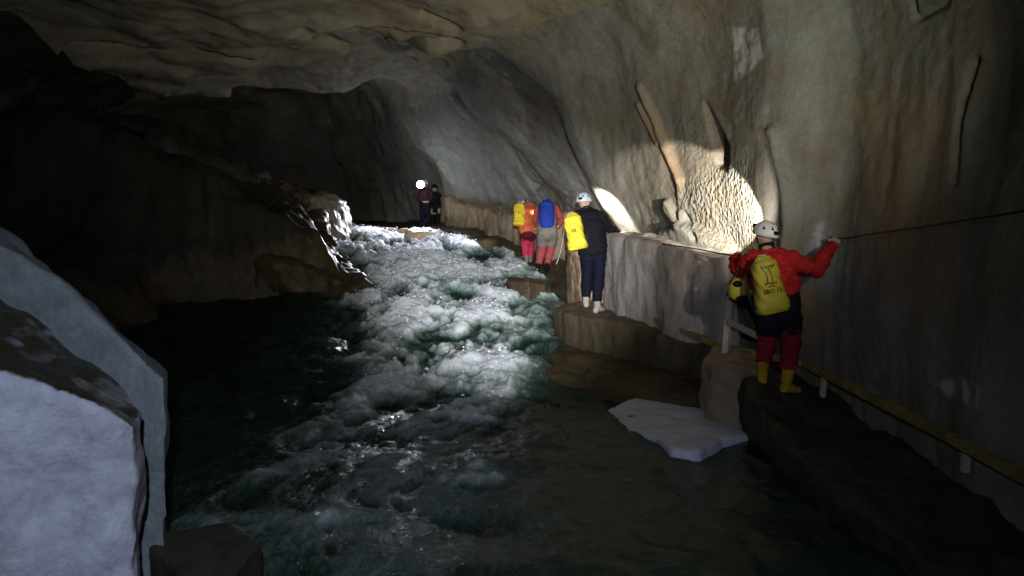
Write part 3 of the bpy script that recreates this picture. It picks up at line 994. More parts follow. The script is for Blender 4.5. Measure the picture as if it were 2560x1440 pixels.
def head_bm(bm, c, up, fw, s=1.0):
    c, up, fw = Vector(c), Vector(up).normalized(), Vector(fw)
    fw = (fw - up * fw.dot(up)).normalized()
    sd = fw.cross(up)
    tube(bm, [c - up * .105 * s + fw * .035 * s, c - up * .075 * s + fw * .02 * s, c - up * .03 * s + fw * .01 * s, c + up * .03 * s, c + up * .08 * s - fw * .005 * s, c + up * .105 * s - fw * .005 * s],
         [(.032 * s, .038 * s), (.055 * s, .072 * s), (.070 * s, .090 * s), (.076 * s, .098 * s), (.066 * s, .085 * s), (.04 * s, .055 * s)], side=sd, n=14)
    tube(bm, [c + fw * .10 * s + up * .012 * s, c + fw * .118 * s - up * .022 * s, c + fw * .105 * s - up * .032 * s], [.010 * s, .015 * s, .014 * s], n=8)      # nose
    tube(bm, [c + fw * .094 * s - up * .062 * s - sd * .02 * s, c + fw * .100 * s - up * .062 * s, c + fw * .094 * s - up * .062 * s + sd * .02 * s], [.006 * s, .009 * s, .006 * s], n=6)  # lips
    for k in (-1, 1):
        tube(bm, [c + sd * k * .074 * s - up * .03 * s, c + sd * k * .084 * s + up * .005 * s, c + sd * k * .080 * s + up * .025 * s], [(.010 * s, .014 * s)] * 3, n=7)


def person(J, label, garments, voxel=0.010, rad=None, face=None, hands=None, group=None, head_up=None, head_fw=(0, 1, 0)):
    """J: joints in world space. One continuous body; clothing offset from it as children."""
    R = dict(pel=(.165, .115), waist=(.150, .105), chest=(.175, .120), sh=(.165, .095), neck=.055, ua=.050, el=.042, wr=.030, th=.085, kn=.058, cf=.058, an=.040)
    if rad:
        R.update(rad)
    J = {k: Vector(v) for k, v in J.items()}
    side = (J['shR'] - J['shL']).normalized()
    low = min(J['anL'].z, J['anR'].z) - 0.08
    root = empty('person', ((J['anL'].x + J['anR'].x) / 2, (J['anL'].y + J['anR'].y) / 2, low))
    tag(root, label, 'person', group)
    bm = bmesh.new()
    tube(bm, [lerp(J['pel'], J['waist'], -.35), J['pel'], J['waist'], J['chest'], J['shc'], lerp(J['shc'], J['neck'], .55)],
         [(R['pel'][0] * .75, R['pel'][1] * .8), R['pel'], R['waist'], R['chest'], R['sh'], (.075, .06)], side=side, n=16)
    tube(bm, [J['shc'], J['neck'], J['head']], [R['neck'] + .01, R['neck'], R['neck'] - .005], n=10)
    hup = Vector(head_up) if head_up is not None else (J['head'] - J['neck'])
    head_bm(bm, J['head'], hup, head_fw)
    bones = [('torso', J['pel'], J['shc'], .16), ('neck', J['shc'], J['head'], .075), ('head', J['head'], J['head'] + hup.normalized() * .05, .11)]
    for s in 'LR':
        sh, el, wr = J['sh' + s], J['el' + s], J['wr' + s]
        tube(bm, [lerp(J['shc'], sh, .55), sh, lerp(sh, el, .5), el, lerp(el, wr, .4), wr], [R['ua'] * 1.15, R['ua'] * 1.2, R['ua'] * 1.05, R['el'], R['el'] * 1.03, R['wr']], n=10)
        dirn = (J['ha' + s] - wr).normalized()
        pn_, td = (hands or {}).get(s, ((0, 0, -1), (0, 1, 0)))
        hand_bm(bm, wr, dirn, pn_, td, 1.18, 0.75)
        hp, kn, an = J['hp' + s], J['kn' + s], J['an' + s]
        tube(bm, [lerp(hp, kn, -.12), hp, lerp(hp, kn, .5), kn, lerp(kn, an, .3), lerp(kn, an, .75), an], [R['th'], R['th'] * 1.08, R['th'] * .88, R['kn'], R['cf'], R['an'] * 1.15, R['an']], n=12)
        tv_ = (J['to' + s] - an)
        fd = Vector((tv_.x, tv_.y, 0)).normalized()
        tz = J['to' + s].z
        heel = an - fd * .045
        heel.z = tz + .005
        mid_ = an + fd * .06
        mid_.z = lerp(an.z, tz, .72)
        toe = an + fd * .165
        toe.z = tz
        tube(bm, [heel, an + Vector((0, 0, -.03)), mid_, toe], [(.032, .034), (.040, .045), (.044, .034), (.036, .022)], side=fd.cross(Vector((0, 0, 1))), n=10)
        bones += [('ua' + s, sh, el, R['ua']), ('fa' + s, el, wr, R['el']), ('ha' + s, wr + dirn * .015, wr + dirn * .14, .035),
                  ('th' + s, hp, kn, R['th']), ('cf' + s, kn, an, R['cf']), ('fo' + s, heel + Vector((0, 0, .03)), toe + Vector((0, 0, .01)), .045)]
    me = remesh(bm_mesh(bm), voxel, 3, 0.4)
    co, no = get_co(me), get_no(me)
    best = np.full(len(co), 1e9)
    bi = np.zeros(len(co), int)
    bt = np.zeros(len(co))
    for k, (nm, a_, b_, r_) in enumerate(bones):
        a_, b_ = np.array(a_), np.array(b_)
        ab = b_ - a_
        t_ = ((co - a_) @ ab) / (ab @ ab)
        tc = np.clip(t_, 0, 1)
        dd = np.linalg.norm(co - (a_ + tc[:, None] * ab), axis=1) / r_
        up_ = dd < best
        best[up_], bi[up_], bt[up_] = dd[up_], k, t_[up_]
    names = np.array([b_[0] for b_ in bones])
    vb = names[bi]
    loc = np.array(root.location)
    fv = np.zeros(len(me.polygons) * 4, int)
    ls = [tuple(p_.vertices) for p_ in me.polygons]
    pairs = []
    for g in garments:
        if g[0] in ('gloves', 'boots', 'shoes'):
            pairs += [(g[0][:-1], g[1], g[2], [(b_ + s_, t0, t1) for b_, t0, t1 in g[3]], g[4]) for s_ in 'LR']
        else:
            pairs.append(g)
    for gname, mat, off, spec, wr_ in pairs:
        m = np.zeros(len(co), bool)
        for bn, t0, t1 in spec:
            for full in ([bn] if bn in names else [bn + 'L', bn + 'R']):
                m |= (vb == full) & (bt >= t0) & (bt <= t1)
        fs = [f for f in ls if sum(m[list(f)]) >= 3]
        if not fs:
            continue
        used = sorted({v for f in fs for v in f})
        mp = {v: i for i, v in enumerate(used)}
        cu, nu_ = co[used], no[used]
        wr = wr_ * (fbm(cu + 3.3 * len(gname), 7.0, 3) + 0.6 * fbm(cu * np.array([1, 1, 2.4]), 13.0, 2))
        cg = cu + nu_ * (off + np.maximum(wr, -off * 0.7))[:, None]
        # thickness: outer and inner skin, hem closed by the inner one lying on the body
        gm = np_mesh(gname, cg - loc, [[mp[v] for v in f] for f in fs])
        go = link(gname, gm, mat)
        go.parent = root
        sm = go.modifiers.new('thickness', 'SOLIDIFY')
        sm.thickness = 0.006
        sm.offset = -1
    set_co(me, co - loc)
    bo = link('body', me, M['skin'])
    bo.parent = root
    return root


def helmet(root, c, up, fw, mat, lampmat=None, vents=True, s=1.0, lamp_on=True):
    c, up, fw = Vector(c), Vector(up).normalized(), Vector(fw)
    fw = (fw - up * fw.dot(up)).normalized()
    sd = fw.cross(up)
    bm = bmesh.new()
    n, m = 28, 9
    rings = []
    for i in range(m):
        th = math.pi / 2 * i / (m - 1) * 0.99
        ring = []
        for j in range(n):
            an = 2 * math.pi * j / n
            rx, ry, rz = .112 * s, .138 * s, .128 * s
            rib = 1 + 0.012 * math.cos(an * 6) * math.sin(th * 2)
            fl_ = 1.06 if i == 0 else 1.0
            v = sd * (rx * math.cos(th) * math.cos(an) * fl_ * rib) + fw * (ry * math.cos(th) * math.sin(an) * fl_ * rib) + up * (rz * math.sin(th) - (.018 * s if i == 0 else 0) + 0.02 * s * (1 if math.sin(an) > 0.6 and i < 2 else 0))
            ring.append(bm.verts.new(c + v))
        rings.append(ring)
    for i in range(m - 1):
        for j in range(n):
            bm.faces.new((rings[i][j], rings[i][(j + 1) % n], rings[i + 1][(j + 1) % n], rings[i + 1][j]))
    bm.faces.new(rings[-1])
    loc = root.location
    bmesh.ops.translate(bm, verts=bm.verts, vec=-loc)
    h = link('helmet', bm_mesh(bm), mat)
    h.parent = root
    so = h.modifiers.new('shell', 'SOLIDIFY')
    so.thickness = 0.006 * s
    # vents: dark triangular insets on the sides and back
    if vents:
        for an, th in ((205, 30), (250, 32), (290, 32), (335, 30), (270, 62)):
            bm = bmesh.new()
            a_ = math.radians(an)
            pts = []
            for da, dt in ((-8, -8), (8, -8), (0, 10)):
                A, T = a_ + math.radians(da), math.radians(th + dt)
                pts.append(bm.verts.new(c + (sd * (.112 * math.cos(T) * math.cos(A)) + fw * (.138 * math.cos(T) * math.sin(A)) + up * (.128 * math.sin(T))) * 1.028 * s - loc))
            f = bm.faces.new(pts)
            bmesh.ops.solidify(bm, geom=[f], thickness=0.006)
            v = link('vent', bm_mesh(bm), M['ink'], smooth=False)
            v.parent = h
    # chin strap
    pts = [c + sd * .108 * s - up * .01 * s, c + sd * .088 * s - up * .07 * s + fw * .01, c - up * .125 * s + fw * .05 * s, c - sd * .088 * s - up * .07 * s + fw * .01, c - sd * .108 * s - up * .01 * s]
    o = rope('chin_strap', [p - loc for p in pts], .006, M['webbing'], n=5)
    o.parent = h
    # lamp on the front: housing and lens
    bm = bmesh.new()
    lc = c + fw * .148 * s + up * .045 * s
    box_bm(bm, lc - loc, sd, fw, up, .034, .018, .022, .006)
    hl = link('headlamp', bm_mesh(bm), M['black'])
    hl.parent = h
    bm = bmesh.new()
    tube(bm, [lc + fw * .014 - loc, lc + fw * .024 - loc], [.022, .021], n=14, cap=False)
    ln = link('lens', bm_mesh(bm), lampmat or M['lamp'])
    ln.parent = h
    # battery on the back with cable
    bm = bmesh.new()
    box_bm(bm, c - fw * .138 * s + up * .03 * s - loc, sd, fw, up, .026, .014, .018, .006)
    bt_ = link('battery', bm_mesh(bm), M['black'])
    bt_.parent = h
    return h


def tackle_bag(name, top, bot, side, back, wt, wb, dep, mat, label, cat='bag', text=None, figure=False, group=None, lean=0.0):
    """tube shaped caving bag: rounded loft from top to bottom, welded base, rolled neck, straps, print"""
    top, bot, side, back = Vector(top), Vector(bot), Vector(side).normalized(), Vector(back).normalized()
    ax = (bot - top)
    L = ax.length
    axn = ax.normalized()
    side = (side - axn * side.dot(axn)).normalized()
    back = (back - axn * back.dot(axn) - side * back.dot(side)).normalized()
    root = empty(name, bot)
    tag(root, label, cat, group)
    nu_, nv_ = 36, 26

    def surf(u, v, e=0.0):
        """u angle, v 0 top..1 bottom"""
        w_ = lerp(wt, wb, min(1, v * 1.05)) / 2
        d_ = dep / 2 * lerp(0.8, 1.0, v)
        k = 1.0
        if v < 0.06:
            k = 0.80 + 0.20 * v / 0.06
        if v > 0.965:
            k = 1 - 0.10 * ((v - 0.965) / 0.035) ** 2
        cu, su = math.cos(u), math.sin(u)
        pw = 0.62
        x = math.copysign(abs(cu) ** pw, cu) * w_ * k
        y = math.copysign(abs(su) ** pw, su) * d_ * k
        p_ = top + axn * (L * v) + side * x + back * y
        bulge = 0.008 * math.sin(v * 9 + u * 2) + 0.006 * math.sin(v * 23 + u * 5)
        nrm = (side * cu / max(w_, .01) + back * su / max(d_, .01)).normalized()
        return p_ + nrm * (bulge + e) - bot

    bm = bmesh.new()
    vs = [[bm.verts.new(surf(2 * math.pi * i / nu_, j / (nv_ - 1))) for i in range(nu_)] for j in range(nv_)]
    for j in range(nv_ - 1):
        for i in range(nu_):
            bm.faces.new((vs[j][i], vs[j][(i + 1) % nu_], vs[j + 1][(i + 1) % nu_], vs[j + 1][i]))
    bm.faces.new(vs[0][::-1])
    bm.faces.new(vs[-1])
    sh_ = link('shell', bm_mesh(bm), mat, root)
    sh_.matrix_parent_inverse = Matrix()
    # closed neck with lace
    bm = bmesh.new()
    tp = top - bot
    tube(bm, [tp + axn * .02, tp - axn * .004, tp - axn * .022, tp - axn * .034], [(wt * .42, dep * .38), (wt * .40, dep * .30), (wt * .37, dep * .14), (wt * .34, dep * .07)], side=side, n=16)
    o = link('neck', bm_mesh(bm), mat, root)
    o.matrix_parent_inverse = Matrix()
    o = rope('lace', [tp - axn * .055 + side * wt * .17, tp - axn * .055 + back * dep * .18, tp - axn * .055 - side * wt * .17, tp + axn * .02 - side * wt * .2 + back * dep * .3, tp + axn * .10 - side * wt * .15 + back * dep * .5], .005, M['cord'], n=5)
    o.parent = root
    # base band
    bm = bmesh.new()
    for j in range(2):
        pass
    ring = [[bm.verts.new(surf(2 * math.pi * i / nu_, v, 0.004)) for i in range(nu_)] for v in (0.90, 0.96)]
    for i in range(nu_):
        bm.faces.new((ring[0][i], ring[0][(i + 1) % nu_], ring[1][(i + 1) % nu_], ring[1][i]))
    o = link('base_band', bm_mesh(bm), mat)
    o.parent = root
    so = o.modifiers.new('t', 'SOLIDIFY')
    so.thickness = 0.003
    # shoulder straps on the far side
    for k in (-1, 1):
        pts = [surf(-math.pi / 2 + k * .5, .06), surf(-math.pi / 2 + k * .55, .15, .05), surf(-math.pi / 2 + k * .6, .35, .11), surf(-math.pi / 2 + k * .7, .6, .09), surf(-math.pi / 2 + k * .9, .9, .01)]
        bm = bmesh.new()
        sp_ = smooth_path(pts, 6)
        tube(bm, sp_, [(.020, .004)] * len(sp_), side=side, n=8)
        o = link('strap', bm_mesh(bm), M['webbing'])
        o.parent = root

    def on_face(x, yv):
        """x in metres across the face, yv fraction down"""
        w_ = lerp(wt, wb, min(1, yv * 1.05)) / 2
        cx_ = max(-.97, min(.97, x / w_))
        cu = math.copysign(abs(cx_) ** (1 / .62), cx_)
        return surf(math.acos(cu), yv, 0.0035)

    if text:
        cu_ = bpy.data.curves.new('txt', 'FONT')
        cu_.body = text[0]
        cu_.size = text[1]
        cu_.align_x = 'CENTER'
        cu_.align_y = 'CENTER'
        cu_.resolution_u = 3
        cu_.offset = text[1] * 0.02
        to = bpy.data.objects.new('txt', cu_)
        COL.objects.link(to)
        dg = bpy.context.evaluated_depsgraph_get()
        tm = bpy.data.meshes.new_from_object(to.evaluated_get(dg))
        bpy.data.objects.remove(to)
        bm = bmesh.new()
        bm.from_mesh(tm)
        bmesh.ops.subdivide_edges(bm, edges=[e for e in bm.edges if e.calc_length() > .02], cuts=2)
        for v in bm.verts:
            v.co = on_face(v.co.x * text[3], text[2] - v.co.y / L)
        bmesh.ops.recalc_face_normals(bm, faces=bm.faces)
        bm.verts.index_update()
        left = set(bm.faces)
        while left:                            # one object for each character
            isl, todo = set(), [next(iter(left))]
            while todo:
                f = todo.pop()
                if f in isl:
                    continue
                isl.add(f)
                todo += [g for e in f.edges for g in e.link_faces if g not in isl]
            left -= isl
            vs_ = sorted({v for f in isl for v in f.verts}, key=lambda v: v.index)
            mp = {v: i for i, v in enumerate(vs_)}
            o = link('letter', np_mesh('letter', [v.co[:] for v in vs_], [[mp[v] for v in f.verts] for f in isl]), M['ink'], smooth=False)
            o.parent = root
        bm.free()
    if figure:
        bm = bmesh.new()
        for pts, r_ in figure:
            P3 = smooth_path([on_face(x, y) for x, y in pts], 4)
            tube(bm, P3, [r_] * len(P3), n=5)
        o = link('emblem', bm_mesh(bm), M['ink'])
        o.parent = root
    return root


def px_j(Y, **kw):
    out = {}
    for k, v in kw.items():
        out[k] = W(v[0], v[1], v[2] if len(v) > 2 else Y)
    return out


ARM = [('torso', .30, 1.2), ('neck', -1, .30), ('ua', -1, 2), ('fa', -1, 1.04)]
# --- the caver in red at the rail
J1 = px_j(7.3, pel=(1947, 778), waist=(1944, 738), chest=(1932, 685), shc=(1927, 648, 7.33), neck=(1918, 622, 7.36), head=(1912, 588, 7.42),
          shL=(1884, 648, 7.38), elL=(1850, 676, 7.58), wrL=(1843, 648, 7.80), haL=(1836, 636, 7.90),
          shR=(1976, 650, 7.30), elR=(2040, 672, 7.26), wrR=(2080, 614, 7.36), haR=(2096, 592, 7.42),
          hpL=(1924, 790), knL=(1916, 858, 7.38), anL=(1906, 926, 7.42), toL=(1902, 944, 7.6),
          hpR=(1972, 790), knR=(1980, 862, 7.28), anR=(1966, 954, 7.25), toR=(1996, 975, 7.33))
p1 = person(J1, 'caver in red jacket and yellow boots gripping a rope on the wall', [
    ('jacket', M['red'], .032, ARM, .024),
    ('shorts', M['navy'], .034, [('torso', -2, .34), ('th', -1, .62)], .012),
    ('trousers', M['redtr'], .026, [('th', .45, 2), ('cf', -1, .66)], .022),
    ('boots', M['boot'], .016, [('cf', .55, 2), ('fo', -2, 3)], .006),
    ('gloves', M['glove'], .004, [('ha', -2, 3)], .001),
    ('collar', M['navy'], .022, [('neck', .30, .62)], .006)], 0.0085,
    rad=dict(pel=(.185, .125), waist=(.18, .125), chest=(.205, .135), sh=(.175, .10), ua=.058, el=.050, th=.088, kn=.066, cf=.062),
    hands=dict(L=((1, 0, -1), (0, 0, 1)), R=((0.3, 1, -0.6), (-1, 0, 0.5))), head_up=(0.10, -0.12, 1), head_fw=(-0.35, 1, 0.05))
helmet(p1, W(1914, 583, 7.40), (0.12, -0.16, 1), (-0.5, 1, 0), M['helmet'])
fig = [([(-.05, .13), (-.02, .10), (.0, .13), (.03, .10), (.055, .13), (.06, .09)], .004), ([(-.03, .15), (-.025, .28), (-.03, .42)], .004), ([(.01, .14), (.02, .28), (.02, .44)], .003),
       ([(-.06, .43), (-.02, .415), (.02, .44), (.06, .43)], .005), ([(-.03, .49), (.0, .47), (.03, .5)], .004), ([(-.06, .10), (-.055, .12)], .005), ([(.03, .16), (.05, .08)], .003)]
tackle_bag('tackle_bag', W(1908, 652, 7.08), W(1934, 781, 7.05), (1, 0, 0), (0, -1, .05), .22, .31, .20, M['olive'],
           'yellow tackle bag lettered SRO 13 on the back of the red caver', text=('SRO 13', .058, .58, .93), figure=fig)
# bag hung at the left hip
sb = empty('side_bag', W(1850, 752, 7.5))
tag(sb, 'small yellow and black bag hanging at the hip of the red caver', 'bag')
bm = bmesh.new()
c0 = W(1852, 722, 7.5)
bmesh.ops.create_uvsphere(bm, u_segments=28, v_segments=18, radius=1.0)
for v in bm.verts:
    x, y, z = v.co
    v.co = Vector((math.copysign(abs(x) ** .75, x) * .135, math.copysign(abs(y) ** .75, y) * .09, math.copysign(abs(z) ** .8, z) * .115 * (1 - .15 * x))) + c0 - sb.location
o = link('shell', bm_mesh(bm), M['olive'])
o.parent = sb
for nm, sx, sz, ww in (('side_panel', -.055, .055, .05), ('side_panel', .095, .03, .04), ('base_panel', .02, -.088, .09)):
    bm = bmesh.new()
    bmesh.ops.create_uvsphere(bm, u_segments=16, v_segments=10, radius=1.0)
    for v in bm.verts:
        v.co = Vector((v.co.x * ww + sx, v.co.y * .05 - .062, v.co.z * .036 + sz)) + c0 - sb.location
    o = link(nm, bm_mesh(bm), M['black'])
    o.parent = sb
for pts in ([(-.12, -.03, .02), (-.10, -.05, .12), (-.02, -.03, .20), (.06, .0, .26)], [(.11, -.06, .08), (.15, -.10, -.02), (.16, -.10, -.16), (.13, -.05, -.20)]):
    o = rope('strap', [Vector(q_) + c0 - sb.location for q_ in pts], .010, M['webbing'])
    o.parent = sb
o = rope('cord', [Vector(q_) + c0 - sb.location for q_ in ((.06, -.09, .12), (.13, -.12, .04), (.17, -.13, -.08), (.18, -.12, -.20), (.16, -.12, -.26))], .006, M['cord'])
o.parent = sb

# --- the navy caver leaning on the block
J2 = px_j(10.9, pel=(1482, 630), waist=(1480, 606), chest=(1474, 570), shc=(1470, 540, 10.95), neck=(1464, 522, 11.0), head=(1460, 507, 11.05),
          shL=(1444, 543, 11.0), elL=(1440, 585, 11.15), wrL=(1462, 600, 11.35), haL=(1475, 598, 11.42),
          shR=(1500, 543, 10.92), elR=(1525, 572, 10.98), wrR=(1540, 578, 11.12), haR=(1552, 584, 11.2),
          hpL=(1470, 636), knL=(1468, 690, 10.98), anL=(1465, 748, 10.92), toL=(1462, 759, 11.1),
          hpR=(1496, 636), knR=(1496, 694, 10.9), anR=(1493, 760, 10.78), toR=(1503, 775, 10.88))
p2 = person(J2, 'caver in dark navy clothes and pale shoes leaning on the pale block', [
    ('jacket', M['black'], .036, [('torso', -.05, 1.2)] + ARM[1:], .014),
    ('trousers', M['navytr'], .026, [('torso', -2, .36), ('th', -1, 2), ('cf', -1, .93)], .012),
    ('shoes', M['shoe'], .012, [('cf', .88, 2), ('fo', -2, 3)], .003),
    ('collar', M['navy'], .02, [('neck', .28, .6)], .004)], 0.011,
    rad=dict(pel=(.19, .125), waist=(.185, .125), chest=(.205, .13), ua=.058, th=.092, kn=.07, cf=.066),
    hands=dict(L=((0, 0, -1), (-1, 0, 0)), R=((0, 0, -1), (0, 1, 0))), head_up=(-0.05, 0.05, 1), head_fw=(0.45, 1, -0.15))
helmet(p2, W(1459, 502, 11.05), (-0.05, 0.04, 1), (0.45, 1, 0), M['helmet_g'], s=1.02)
tackle_bag('tackle_bag', W(1429, 541, 10.68), W(1446, 624, 10.60), (1, -.25, .10), (-.1, -1, .05), .24, .27, .20, M['yellow'],
           'bright yellow tackle bag on the back of the navy caver', text=('10', .07, .45, 1.0))
# --- the caver with the blue pack
J3 = px_j(15.5, pel=(1367, 582), waist=(1368, 562, 15.6), chest=(1368, 534, 15.85), shc=(1368, 516, 16.05), neck=(1368, 511, 16.2), head=(1366, 514, 16.36),
          shL=(1347, 522, 16.05), elL=(1338, 548, 16.1), wrL=(1344, 566, 16.2), haL=(1345, 574, 16.25),
          shR=(1390, 524, 15.98), elR=(1404, 550, 15.85), wrR=(1396, 566, 15.72), haR=(1388, 570, 15.68),
          hpL=(1357, 588), knL=(1354, 624, 15.6), anL=(1346, 664, 15.45), toL=(1345, 672, 15.6),
          hpR=(1379, 588), knR=(1376, 624, 15.6), anR=(1368, 664, 15.4), toR=(1370, 672, 15.55))
p3 = person(J3, 'stooping caver with red sleeves, grey shorts and faded rose trousers wading', [
    ('jacket', M['rose'], .026, ARM, .012),
    ('shorts', M['greycl'], .036, [('torso', -2, .42), ('th', -1, .70)], .012),
    ('trousers', M['rose'], .026, [('th', .55, 2), ('cf', -1, .92)], .012),
    ('boots', M['black'], .012, [('cf', .80, 2), ('fo', -2, 3)], .003),
    ('gloves', M['glove'], .006, [('ha', -2, 3)], .001)], 0.014,
    rad=dict(pel=(.185, .13), waist=(.18, .125), chest=(.19, .13), ua=.055, th=.092, kn=.068, cf=.064),
    head_up=(0, 0.75, 0.65), head_fw=(0, 0.6, -0.8))
helmet(p3, W(1366, 514, 16.40), (0, 0.55, 0.8), (0, 0.8, -0.55), M['black'])
# blue rucksack
bp = empty('backpack', W(1366, 566, 15.48))
tag(bp, 'bright blue rucksack on the stooping caver in grey shorts', 'backpack')
J3v = J3
tb = W(1367, 509, 15.70)
bb = W(1367, 564, 15.42)
axn = (bb - tb).normalized()
bm = bmesh.new()
tube(bm, [tb + axn * .04, tb + axn * .10, tb + axn * .25, tb + axn * .40, bb - axn * .03], [(.13, .09), (.155, .115), (.165, .125), (.165, .125), (.15, .11)], side=(1, 0, 0), n=20)
me = bm_mesh(bm)
co = get_co(me)
set_co(me, co - np.array(bp.location))
o = link('pack_body', me, M['blue'])
o.parent = bp
bm = bmesh.new()
tube(bm, [tb - axn * .015, tb + axn * .03, tb + axn * .07], [(.11, .085), (.15, .12), (.162, .13)], side=(1, 0, 0), n=20)
me = bm_mesh(bm)
set_co(me, get_co(me) - np.array(bp.location))
o = link('lid', me, M['blue'])
o.parent = bp
for k in (-1, 1):
    o = rope('strap', [tb + Vector((k * .10, .02, 0)) - bp.location, tb + Vector((k * .15, .15, -.02)) - bp.location, tb + Vector((k * .17, .22, -.2)) - bp.location, bb + Vector((k * .15, .1, .02)) - bp.location], .014, M['webbing'])
    o.parent = bp
# --- the orange caver
J4 = px_j(16.4, pel=(1320, 578), waist=(1320, 560, 16.5), chest=(1319, 534, 16.7), shc=(1320, 518, 16.88), neck=(1316, 513, 17.0), head=(1312, 514, 17.12),
          shL=(1302, 520, 16.9), elL=(1296, 545, 17.05), wrL=(1302, 560, 17.2), haL=(1304, 566, 17.25),
          shR=(1340, 524, 16.8), elR=(1347, 550, 16.85), wrR=(1340, 566, 17.0), haR=(1338, 572, 17.05),
          hpL=(1312, 584), knL=(1312, 615, 16.5), anL=(1316, 646, 16.4), toL=(1316, 654, 16.55),
          hpR=(1328, 584), knR=(1326, 614, 16.6), anR=(1326, 644, 16.6), toR=(1327, 652, 16.75))
p4 = person(J4, 'stooping caver in orange jacket and bright pink trousers with maroon shorts', [
    ('jacket', M['orange'], .036, [('torso', -.12, 1.2)] + ARM[1:], .014),
    ('shorts', M['maroon'], .026, [('torso', -2, .22), ('th', -1, .45)], .010),
    ('trousers', M['pink'], .024, [('th', .32, 2), ('cf', -1, .88)], .010),
    ('boots', M['greycl'], .014, [('cf', .80, 2), ('fo', -2, 3)], .003)], 0.014,
    rad=dict(pel=(.175, .13), waist=(.18, .13), chest=(.20, .135), ua=.058, th=.085, kn=.066, cf=.06),
    head_up=(0, 0.75, 0.65), head_fw=(-.1, 0.6, -0.8))
helmet(p4, W(1312, 513, 17.15), (0, 0.55, 0.8), (-.1, 0.8, -0.55), M['helmet'])
tackle_bag('tackle_bag', W(1298, 512, 16.62), W(1297, 563, 16.35), (1, -.2, -.1), (-.1, -1, .3), .23, .25, .19, M['yellow'],
           'pale yellow tackle bag on the back of the orange caver', text=('1', .10, .5, 1.0))
# --- the far caver facing this way with the lamp lit
J5 = px_j(23.8, pel=(1064, 518), waist=(1064, 505), chest=(1064, 487), shc=(1064, 476), neck=(1063, 470), head=(1062, 462),
          shL=(1076, 478), elL=(1081, 496, 23.75), wrL=(1071, 504, 23.6), haL=(1064, 505, 23.58),
          shR=(1052, 478), elR=(1048, 496, 23.75), wrR=(1058, 504, 23.6), haR=(1065, 504, 23.58),
          hpL=(1069, 522), knL=(1070, 546, 23.75), anL=(1070, 569, 23.8), toL=(1071, 575, 23.65),
          hpR=(1058, 522), knR=(1055, 546, 23.75), anR=(1054, 569, 23.8), toR=(1053, 575, 23.65))
p5 = person(J5, 'far caver in dark suit facing downstream with bright lamp lit', [
    ('jacket', M['dkred'], .022, ARM, .012),
    ('trousers', M['navy'], .024, [('torso', -2, .36), ('th', -1, 2), ('cf', -1, .92)], .010),
    ('boots', M['black'], .012, [('cf', .80, 2), ('fo', -2, 3)], .003)], 0.014, head_up=(0, 0, 1), head_fw=(-.15, -1, 0))
h5 = helmet(p5, W(1061, 459, 23.8), (0, 0, 1), (-.25, -1, 0), M['helmet'], vents=False)
for k in (-1, 1):
    bm = bmesh.new()
    bmesh.ops.create_uvsphere(bm, u_segments=8, v_segments=6, radius=.012)
    o = link('eye', bm_mesh(bm), M['eye'], p5)
    o.matrix_parent_inverse = Matrix()
    o.location = W(1062, 462, 23.8) + Vector((k * .032 + .01, -.092, .005)) - p5.location
# far helmet lamp as an added oversized glowing disc, sized for its glare
hl = empty('helmet_lamp_glare', W(1051, 470, 23.6))
tag(hl, 'large lit lamp glaring beside the head of the far caver', 'lamp')
lc = W(1051, 461, 23.56)
bm = bmesh.new()
tube(bm, [lc + Vector((0, .12, 0)) - hl.location, lc + Vector((0, .05, 0)) - hl.location, lc - hl.location], [.05, .08, .125], n=18, cap=False)
o = link('reflector', bm_mesh(bm), M['black'])
o.parent = hl
bm = bmesh.new()
tube(bm, [lc + Vector((0, -d_, 0)) - hl.location for d_ in (.001, .03, .07, .10, .115)], [.12, .115, .09, .055, .02], n=18, cap=False)
o = link('lens', bm_mesh(bm), M['lamp_far'])
o.parent = hl
# --- the second far caver, dark
J6 = px_j(24.6, pel=(1088, 527), waist=(1088, 515), chest=(1088, 497), shc=(1087, 486), neck=(1087, 480), head=(1086, 472),
          shL=(1098, 488), elL=(1101, 505), wrL=(1099, 522, 24.5), haL=(1098, 529, 24.48),
          shR=(1077, 488), elR=(1075, 505), wrR=(1077, 522, 24.5), haR=(1078, 529, 24.48),
          hpL=(1093, 531), knL=(1094, 555, 24.55), anL=(1095, 577, 24.6), toL=(1096, 583, 24.45),
          hpR=(1083, 531), knR=(1081, 555, 24.55), anR=(1080, 577, 24.6), toR=(1079, 583, 24.45))
p6 = person(J6, 'caver in plain dark suit standing unlit behind the far caver with the lamp', [
    ('jacket', M['black'], .024, ARM, .010),
    ('trousers', M['black'], .024, [('torso', -2, .36), ('th', -1, 2), ('cf', -1, .92)], .010),
    ('boots', M['black'], .012, [('cf', .80, 2), ('fo', -2, 3)], .003)], 0.016, head_up=(0, 0, 1), head_fw=(.2, -1, 0))
helmet(p6, W(1086, 470, 24.6), (0, 0, 1), (.2, -1, 0), M['black'], lampmat=M['black'], vents=False)
o = rope('belt_strip', [W(1080, 535, 24.42) - p6.location, W(1085, 533, 24.40) - p6.location, W(1090, 535, 24.42) - p6.location], .012, M['cord'])
o.parent = p6

# ------------------------------------------------------------------ rail, frame, ropes
rl = empty('rail', (3.1, 6.0, -1.7))
tag(rl, 'mossy yellow rail running along the foot of the wall on short posts', 'rail')


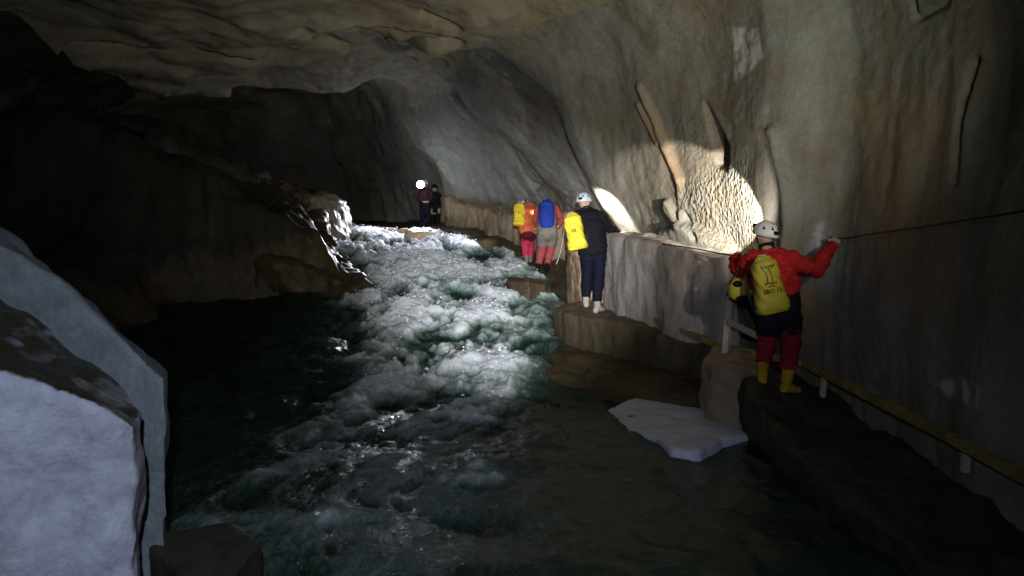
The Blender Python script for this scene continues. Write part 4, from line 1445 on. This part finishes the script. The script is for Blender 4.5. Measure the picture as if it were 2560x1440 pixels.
def bar(name, a_, b_, hw, hh, mat, parent, bevel=.008):
    a_, b_ = Vector(a_), Vector(b_)
    d_ = (b_ - a_)
    L = d_.length
    d_.normalize()
    s_ = d_.cross(Vector((0, 0, 1)))
    if s_.length < .1:
        s_ = Vector((1, 0, 0))
    s_.normalize()
    u_ = s_.cross(d_)
    bm = bmesh.new()
    box_bm(bm, (a_ + b_) / 2 - parent.location, s_, d_, u_, hw, L / 2, hh, bevel)
    o_ = link(name, bm_mesh(bm), mat, smooth=False)
    o_.parent = parent
    return o_


rp = [WZ(2720, 1275, -1.62), WZ(2560, 1192, -1.62), WZ(2330, 1070, -1.61), WZ(2010, 908, -1.58), WZ(1800, 865, -1.54), WZ(1640, 800, -1.40), WZ(1510, 742, -1.24)]
rp = [(v.x, v.y, v.z) for v in rp]
for k in range(len(rp) - 1):
    bar('beam', rp[k], rp[k + 1], .035, .035, M['steel'], rl)
for px, py0, py1, Y in ((2057, 935, 1008, 7.36), (2415, 1112, 1172, 5.12)):
    bar('post', W(px + 3, py0, Y), W(px - 3, py1 + 8, Y), .026, .026, M['wood'], rl)
fr = empty('wooden_frame', W(1815, 884, 8.15))
tag(fr, 'pale wooden post and crossbar standing behind the squared tan block', 'post')
bar('post', W(1827, 745, 8.15), W(1814, 886, 8.05), .034, .034, M['wood'], fr, .012)
bar('crossbar', W(1818, 803, 8.06), W(1912, 850, 8.2), .03, .036, M['wood'], fr, .012)

hR, hL = W(2093, 596, 7.42), W(1838, 640, 7.86)
rope1 = rope('rope', [W(2700, 505, 4.12), W(2560, 527, 4.58), W(2380, 556, 5.35), W(2200, 582, 6.35), hR, W(2052, 575, 7.95)], .008, M['rope'], n=10)
tag(rope1, 'thin dark handline stretched along the wall from the right hand of red caver', 'rope')
rope2 = rope('rope', [W(1838, 640, 7.88), W(1790, 632, 8.3), W(1740, 622, 8.9), W(1660, 610, 9.7), W(1590, 596, 10.5)], .008, M['rope'], n=10)
tag(rope2, 'dark rope lying over the pale block towards the navy caver', 'rope')
cordo = rope('cord', [W(1410, 572, 15.0), W(1407, 600, 15.0), W(1400, 635, 15.0), W(1391, 660, 15.0)], .010, M['cord'], n=8)
tag(cordo, 'thin white cord hanging beside the blue rucksack caver', 'cord')
